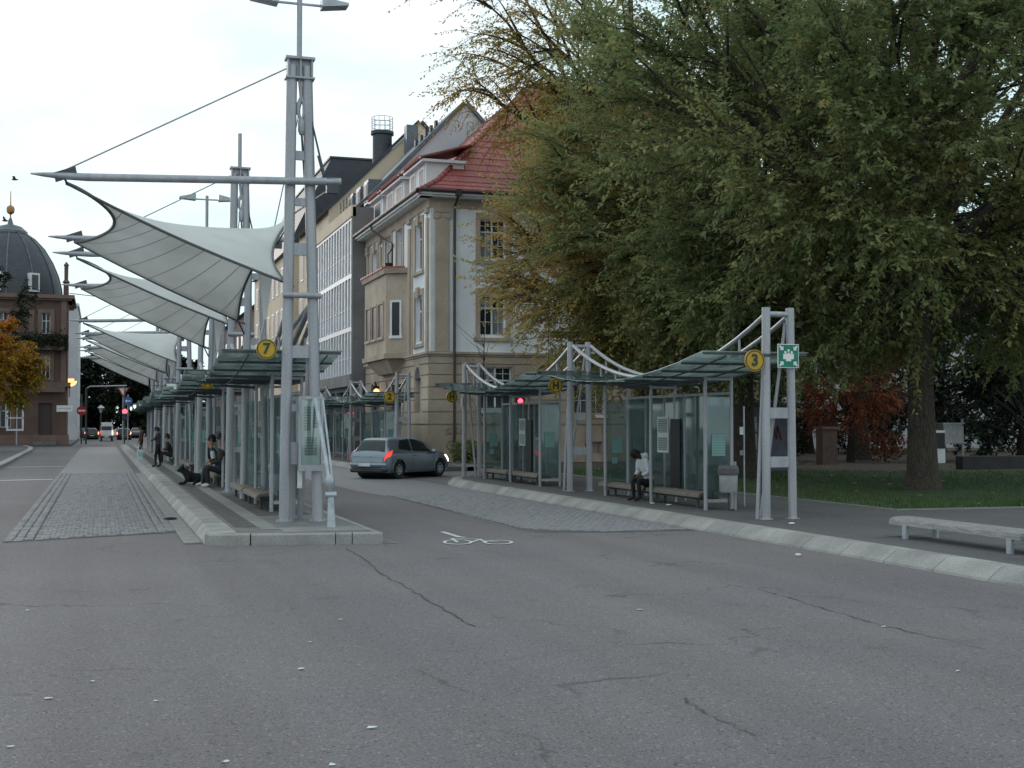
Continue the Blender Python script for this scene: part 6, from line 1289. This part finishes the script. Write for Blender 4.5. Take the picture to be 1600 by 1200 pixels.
# black dog lying in front of the pair, head up
dv = [(0, 0, .17), (0, .18, .19), (0, .34, .22), (0, .44, .33), (0, .52, .40), (0, .62, .37), (0, .70, .345), (0, -.16, .16), (0, -.32, .09), (.05, -.44, .05), (-.09, .34, .12), (-.10, .42, .04), (-.10, .62, .035), (.09, .34, .12), (.10, .42, .04), (.10, .62, .035), (-.12, -.1, .12), (-.17, .06, .06), (-.16, -.10, .035), (-.16, .12, .03), (.12, -.1, .12), (.17, .06, .06), (.16, -.10, .035), (.16, .12, .03), (-.06, .50, .46), (-.10, .50, .39), (.06, .50, .46), (.10, .50, .39)]
de = [(0, 1), (1, 2), (2, 3), (3, 4), (4, 5), (5, 6), (0, 7), (7, 8), (8, 9), (2, 10), (10, 11), (11, 12), (2, 13), (13, 14), (14, 15), (7, 16), (16, 17), (17, 18), (18, 19), (7, 20), (20, 21), (21, 22), (22, 23), (4, 24), (24, 25), (4, 26), (26, 27)]
dr_ = [.13, .14, .12, .08, .085, .05, .035, .12, .04, .02, .05, .038, .03, .05, .038, .03, .06, .05, .035, .028, .06, .05, .035, .028, .03, .022, .03, .022]
dm2 = skin_mesh('dog', dv, de, dr_); dm2.materials.clear(); dm2.materials.append(MATS['fur'])
dog = link('dog', dm2); dog.location = (2.42, 34.6, .165); dog.rotation_euler[2] = R(80); dog.scale = (1.15, .72, 1.05); tag(dog, 'black dog lying with raised head at the feet of the seated pair', 'dog')
b = MB(); b.lathe([(.0, .0), (.018, .01), (.018, .025), (0, .03)], (0, .73, .34), 6); link('nose', b.mesh('nose', 'plastic_dark'), dog)
# ================================================================== SIGNALS, SIGNS, LAMPS
def signal(name, label, x, y, zl, lit, zbase=.15, r=.12, poletop=None):
    t = empty(name, (x, y, zbase), label, 'traffic light'); MB().tube([(x, y + .15, zbase), (x, y + .15, poletop or zl + .5)], .06, 8).build('pole', 'steel_dark', t)
    MB().box(x - .17, x + .17, y - .12, y + .08, zl - .75, zl + .28).build('housing', 'black', t)
    for k, z in enumerate((zl, zl - .3, zl - .58)): b = MB(); b.lathe([(0, -.035), (r * .7, -.025), (r, 0)], (x, y - .125, z), 14, axis='y'); b.build('lens', lit if k == 0 else 'plastic_dark', t, smooth=True)
    return t
signal('pedestrian_signal', 'red pedestrian signal on its pole before the domed house', -5.35, 109.2, 2.42, 'red_lamp', r=.2)
signal('traffic_signal', 'red traffic signal beside the round blue arrow sign', 1.9, 109.5, 2.80, 'red_lamp', .165, r=.2, poletop=4.9)
signal('traffic_signal', 'red traffic signal seen through the shelter at the junction', 14.95, 45.6, 2.62, 'red_lamp', .15, r=.10)
signal('traffic_signal', 'amber traffic signal behind the far shelters by the office block', 12.9, 62.0, 3.35, 'amber_lamp', .16, r=.15)
def disc(x, y, z, r, m_, name, par, n=24, th=.03): return MB().prism([(x + r * math.cos(2 * math.pi * k / n), y, z + r * math.sin(2 * math.pi * k / n)) for k in range(n)], (0, th, 0)).build(name, m_, par)
t = empty('no_entry_sign', (-1.58, 119, 0), 'red and white no-entry sign on a grey post', 'sign'); MB().tube([(-1.58, 119.1, 0), (-1.58, 119.1, 4.4)], .06, 8).build('post', 'steel_dark', t); disc(-1.58, 119, 2.95, .42, 'red_sign', 'plate', t); MB().box(-1.88, -1.28, 118.985, 118.997, 2.87, 3.03).build('bar', 'white_paint', t); MB().tube([(-1.2, 119.3, 0), (-1.2, 119.3, 5)], .08, 8).build('post', 'steel_dark', t)
MB().tube([(-1.2, 119.3, 4.9), (-.9, 119.3, 5.1), (2.2, 119.3, 5.2)], .06, 8).build('mast_arm', 'galv', t)
t = empty('arrow_sign', (2.15, 109.6, .165), 'round blue sign with a white arrow above the red signal', 'sign'); MB().tube([(2.15, 109.7, .165), (2.15, 109.7, 4.2)], .05, 8).build('post', 'galv', t); disc(2.15, 109.6, 3.66, .36, 'blue_sign', 'plate', t); MB().box(1.98, 2.36, 109.585, 109.597, 3.62, 3.70).build('arrow_shaft', 'white_paint', t); MB().prism([(1.9, 109.59, 3.66), (2.06, 109.59, 3.52), (2.06, 109.59, 3.8)], (0, .008, 0)).build('arrow_head', 'white_paint', t)
t = empty('yield_sign', (1.8, 112, .165), 'red and white triangular give-way sign over the blue arrow sign', 'sign'); MB().tube([(1.8, 112.1, .165), (1.8, 112.1, 4.9)], .05, 8).build('post', 'galv', t); MB().prism([(1.3, 112, 4.85), (2.3, 112, 4.85), (1.8, 112, 4.0)], (0, .03, 0)).build('plate', 'red_sign', t); MB().prism([(1.48, 111.99, 4.76), (2.12, 111.99, 4.76), (1.8, 111.99, 4.2)], (0, .008, 0)).build('white_field', 'white_paint', t)
t = empty('lit_sign', (-2.45, 111.6, 5.0), 'glowing orange oval advertising sign on the side of the domed house', 'sign'); b = MB(); ng = 18
vs = [(-2.45 + .55 * math.cos(a), 111.6, 5.3 + .42 * math.sin(a)) for a in np.linspace(math.pi, 2 * math.pi, ng)] + [(-2.45 + .42 * math.cos(a), 111.6, 5.3 + .2 * math.sin(a)) for a in np.linspace(2 * math.pi, math.pi, ng)]; b.prism(vs, (0, .12, 0)); b.build('lit_bowl', 'orange_lamp', t); MB().box(-2.8, -2.1, 111.62, 111.7, 5.22, 5.5).build('lit_band', 'amber_lamp', t); MB().box(-2.5, -2.42, 111.62, 111.7, 4.0, 4.9).build('bracket', 'steel_dark', t)
t = empty('wall_sign', (-2.85, 107.3, 2.9), 'white rectangular sign board on the corner of the domed house', 'sign'); MB().box(-3.3, -2.1, 107.2, 107.3, 2.75, 3.25).build('board', 'white_paint', t); MB().box(-2.6, -2.5, 107.3, 107.95, 2.85, 2.95).build('bracket', 'steel_dark', t); MB().box(-3.2, -2.2, 107.19, 107.198, 2.95, 3.05).build('lettering', 'plaster_grey', t)
t = empty('street_lantern', (.05, 136, 0), 'old-style street lantern on a post beside the white van', 'lamp'); MB().tube([(.05, 136, 0), (.05, 136, 2.9)], .05, 8).build('post', 'steel_dark', t); MB().lathe([(.10, 2.9), (.22, 3.35), (.38, 3.4), (.1, 3.65), (0, 3.7)], (.05, 136, 0), 8).build('lantern', 'galv', t)
t = empty('display_frame', (-6.3, 105.2, .15), 'pale steel display frame on a pole before the domed house', 'sign'); MB().tube([(-6.1, 105.2, .15), (-6.1, 105.2, 6.0)], .06, 8).build('pole', 'galv', t)
for q_ in ((-6.85, -5.6, 3.3, 3.45), (-6.85, -5.6, 1.25, 1.4), (-6.85, -6.72, 1.4, 4.0), (-5.73, -5.6, 1.4, 3.3), (-6.85, -5.6, 2.2, 2.28)): MB().box(q_[0], q_[1], 105.1, 105.2, q_[2], q_[3]).build('frame_bar', 'white_paint', t)
# bare lamp mast in the gap of the sail row
t = empty('lamp_mast', (2.87, 40.3, .16), 'steel lamp mast without a sail, in the gap of the sail row', 'lamp')
for x0, x1 in ((2.87, 2.955), (3.42, 3.2)): MB().tube([(x0, 40.3, .16), (x1, 40.3, 7.7)], .085, 10).build('mast_pole', 'steel', t, smooth=True)
for z in (6.1, 5.3, 4.5, 2.9, 2.0): MB().box(2.98, 3.3, 40.28, 40.32, z, z + .15).build('rung', 'steel', t)
MB().box(2.85, 3.3, 40.2, 40.4, 7.6, 7.75).build('mast_head', 'steel', t); lp = MB().tube([(3.07, 40.3, 7.7), (3.07, 40.3, 8.8)], .045, 8).build('lamp_pole', 'steel', t); MB().box(2.5, 3.64, 40.28, 40.32, 8.66, 8.7).build('lamp_arm', 'steel', lp)
for s_ in (-1, 1): MB().prism([(3.07 + s_ * .34, 40.16, 8.64), (3.07 + s_ * .84, 40.16, 8.68), (3.07 + s_ * .84, 40.16, 8.72), (3.07 + s_ * .34, 40.16, 8.84)], (0, .28, 0)).build('lamp_head', 'galv', lp)
t = empty('hanging_lamp', (1.2, 66, 8.0), 'dark street lamp hanging from a wire across the far lane', 'lamp'); MB().tube([(-1.5, 66, 8.15), (1.2, 66, 7.9), (3.2, 66, 7.7)], .02, 5).build('wire', 'steel_dark', t); MB().obox((1.7, 66, 7.6), (.45, 0, 0), (0, .12, 0), (0, 0, .12)).build('lamp_body', 'black', t); MB().tube([(1.7, 66, 7.7), (1.7, 66, 7.85)], .02, 5).build('hook', 'steel_dark', t)
# two birds in the sky
for i, (x, y, z, s_) in enumerate(((-4.92, 80, 16.1, 1), (-5.41, 80, 13.65, 1.1))):
    t = empty('bird', (x, y, z), ('small dark bird flying above the dome finial', 'small dark bird gliding beside the dome finial')[i], 'bird', 'birds in the sky')
    MB().lathe([(0, -.2), (.05, -.1), (.06, .05), (.03, .18), (0, .22)], (x, y, z), 8, axis='x').build('body', 'steel_dark', t, smooth=True)
    for q in (-1, 1): b = MB(); b.add([(x - .08, y, z + .02), (x + .08, y, z + .02), (x + .02, y + q * .25, z + .16 - .1 * i), (x - .05, y + q * .5, z + .10 + .1 * i), (x - .12, y + q * .25, z + .13)], [(0, 1, 2, 3, 4)]); b.add([(a, c, d + .012) for a, c, d in b.v], [(4, 3, 2, 1, 0)]); b.build('wing', 'steel_dark', t)
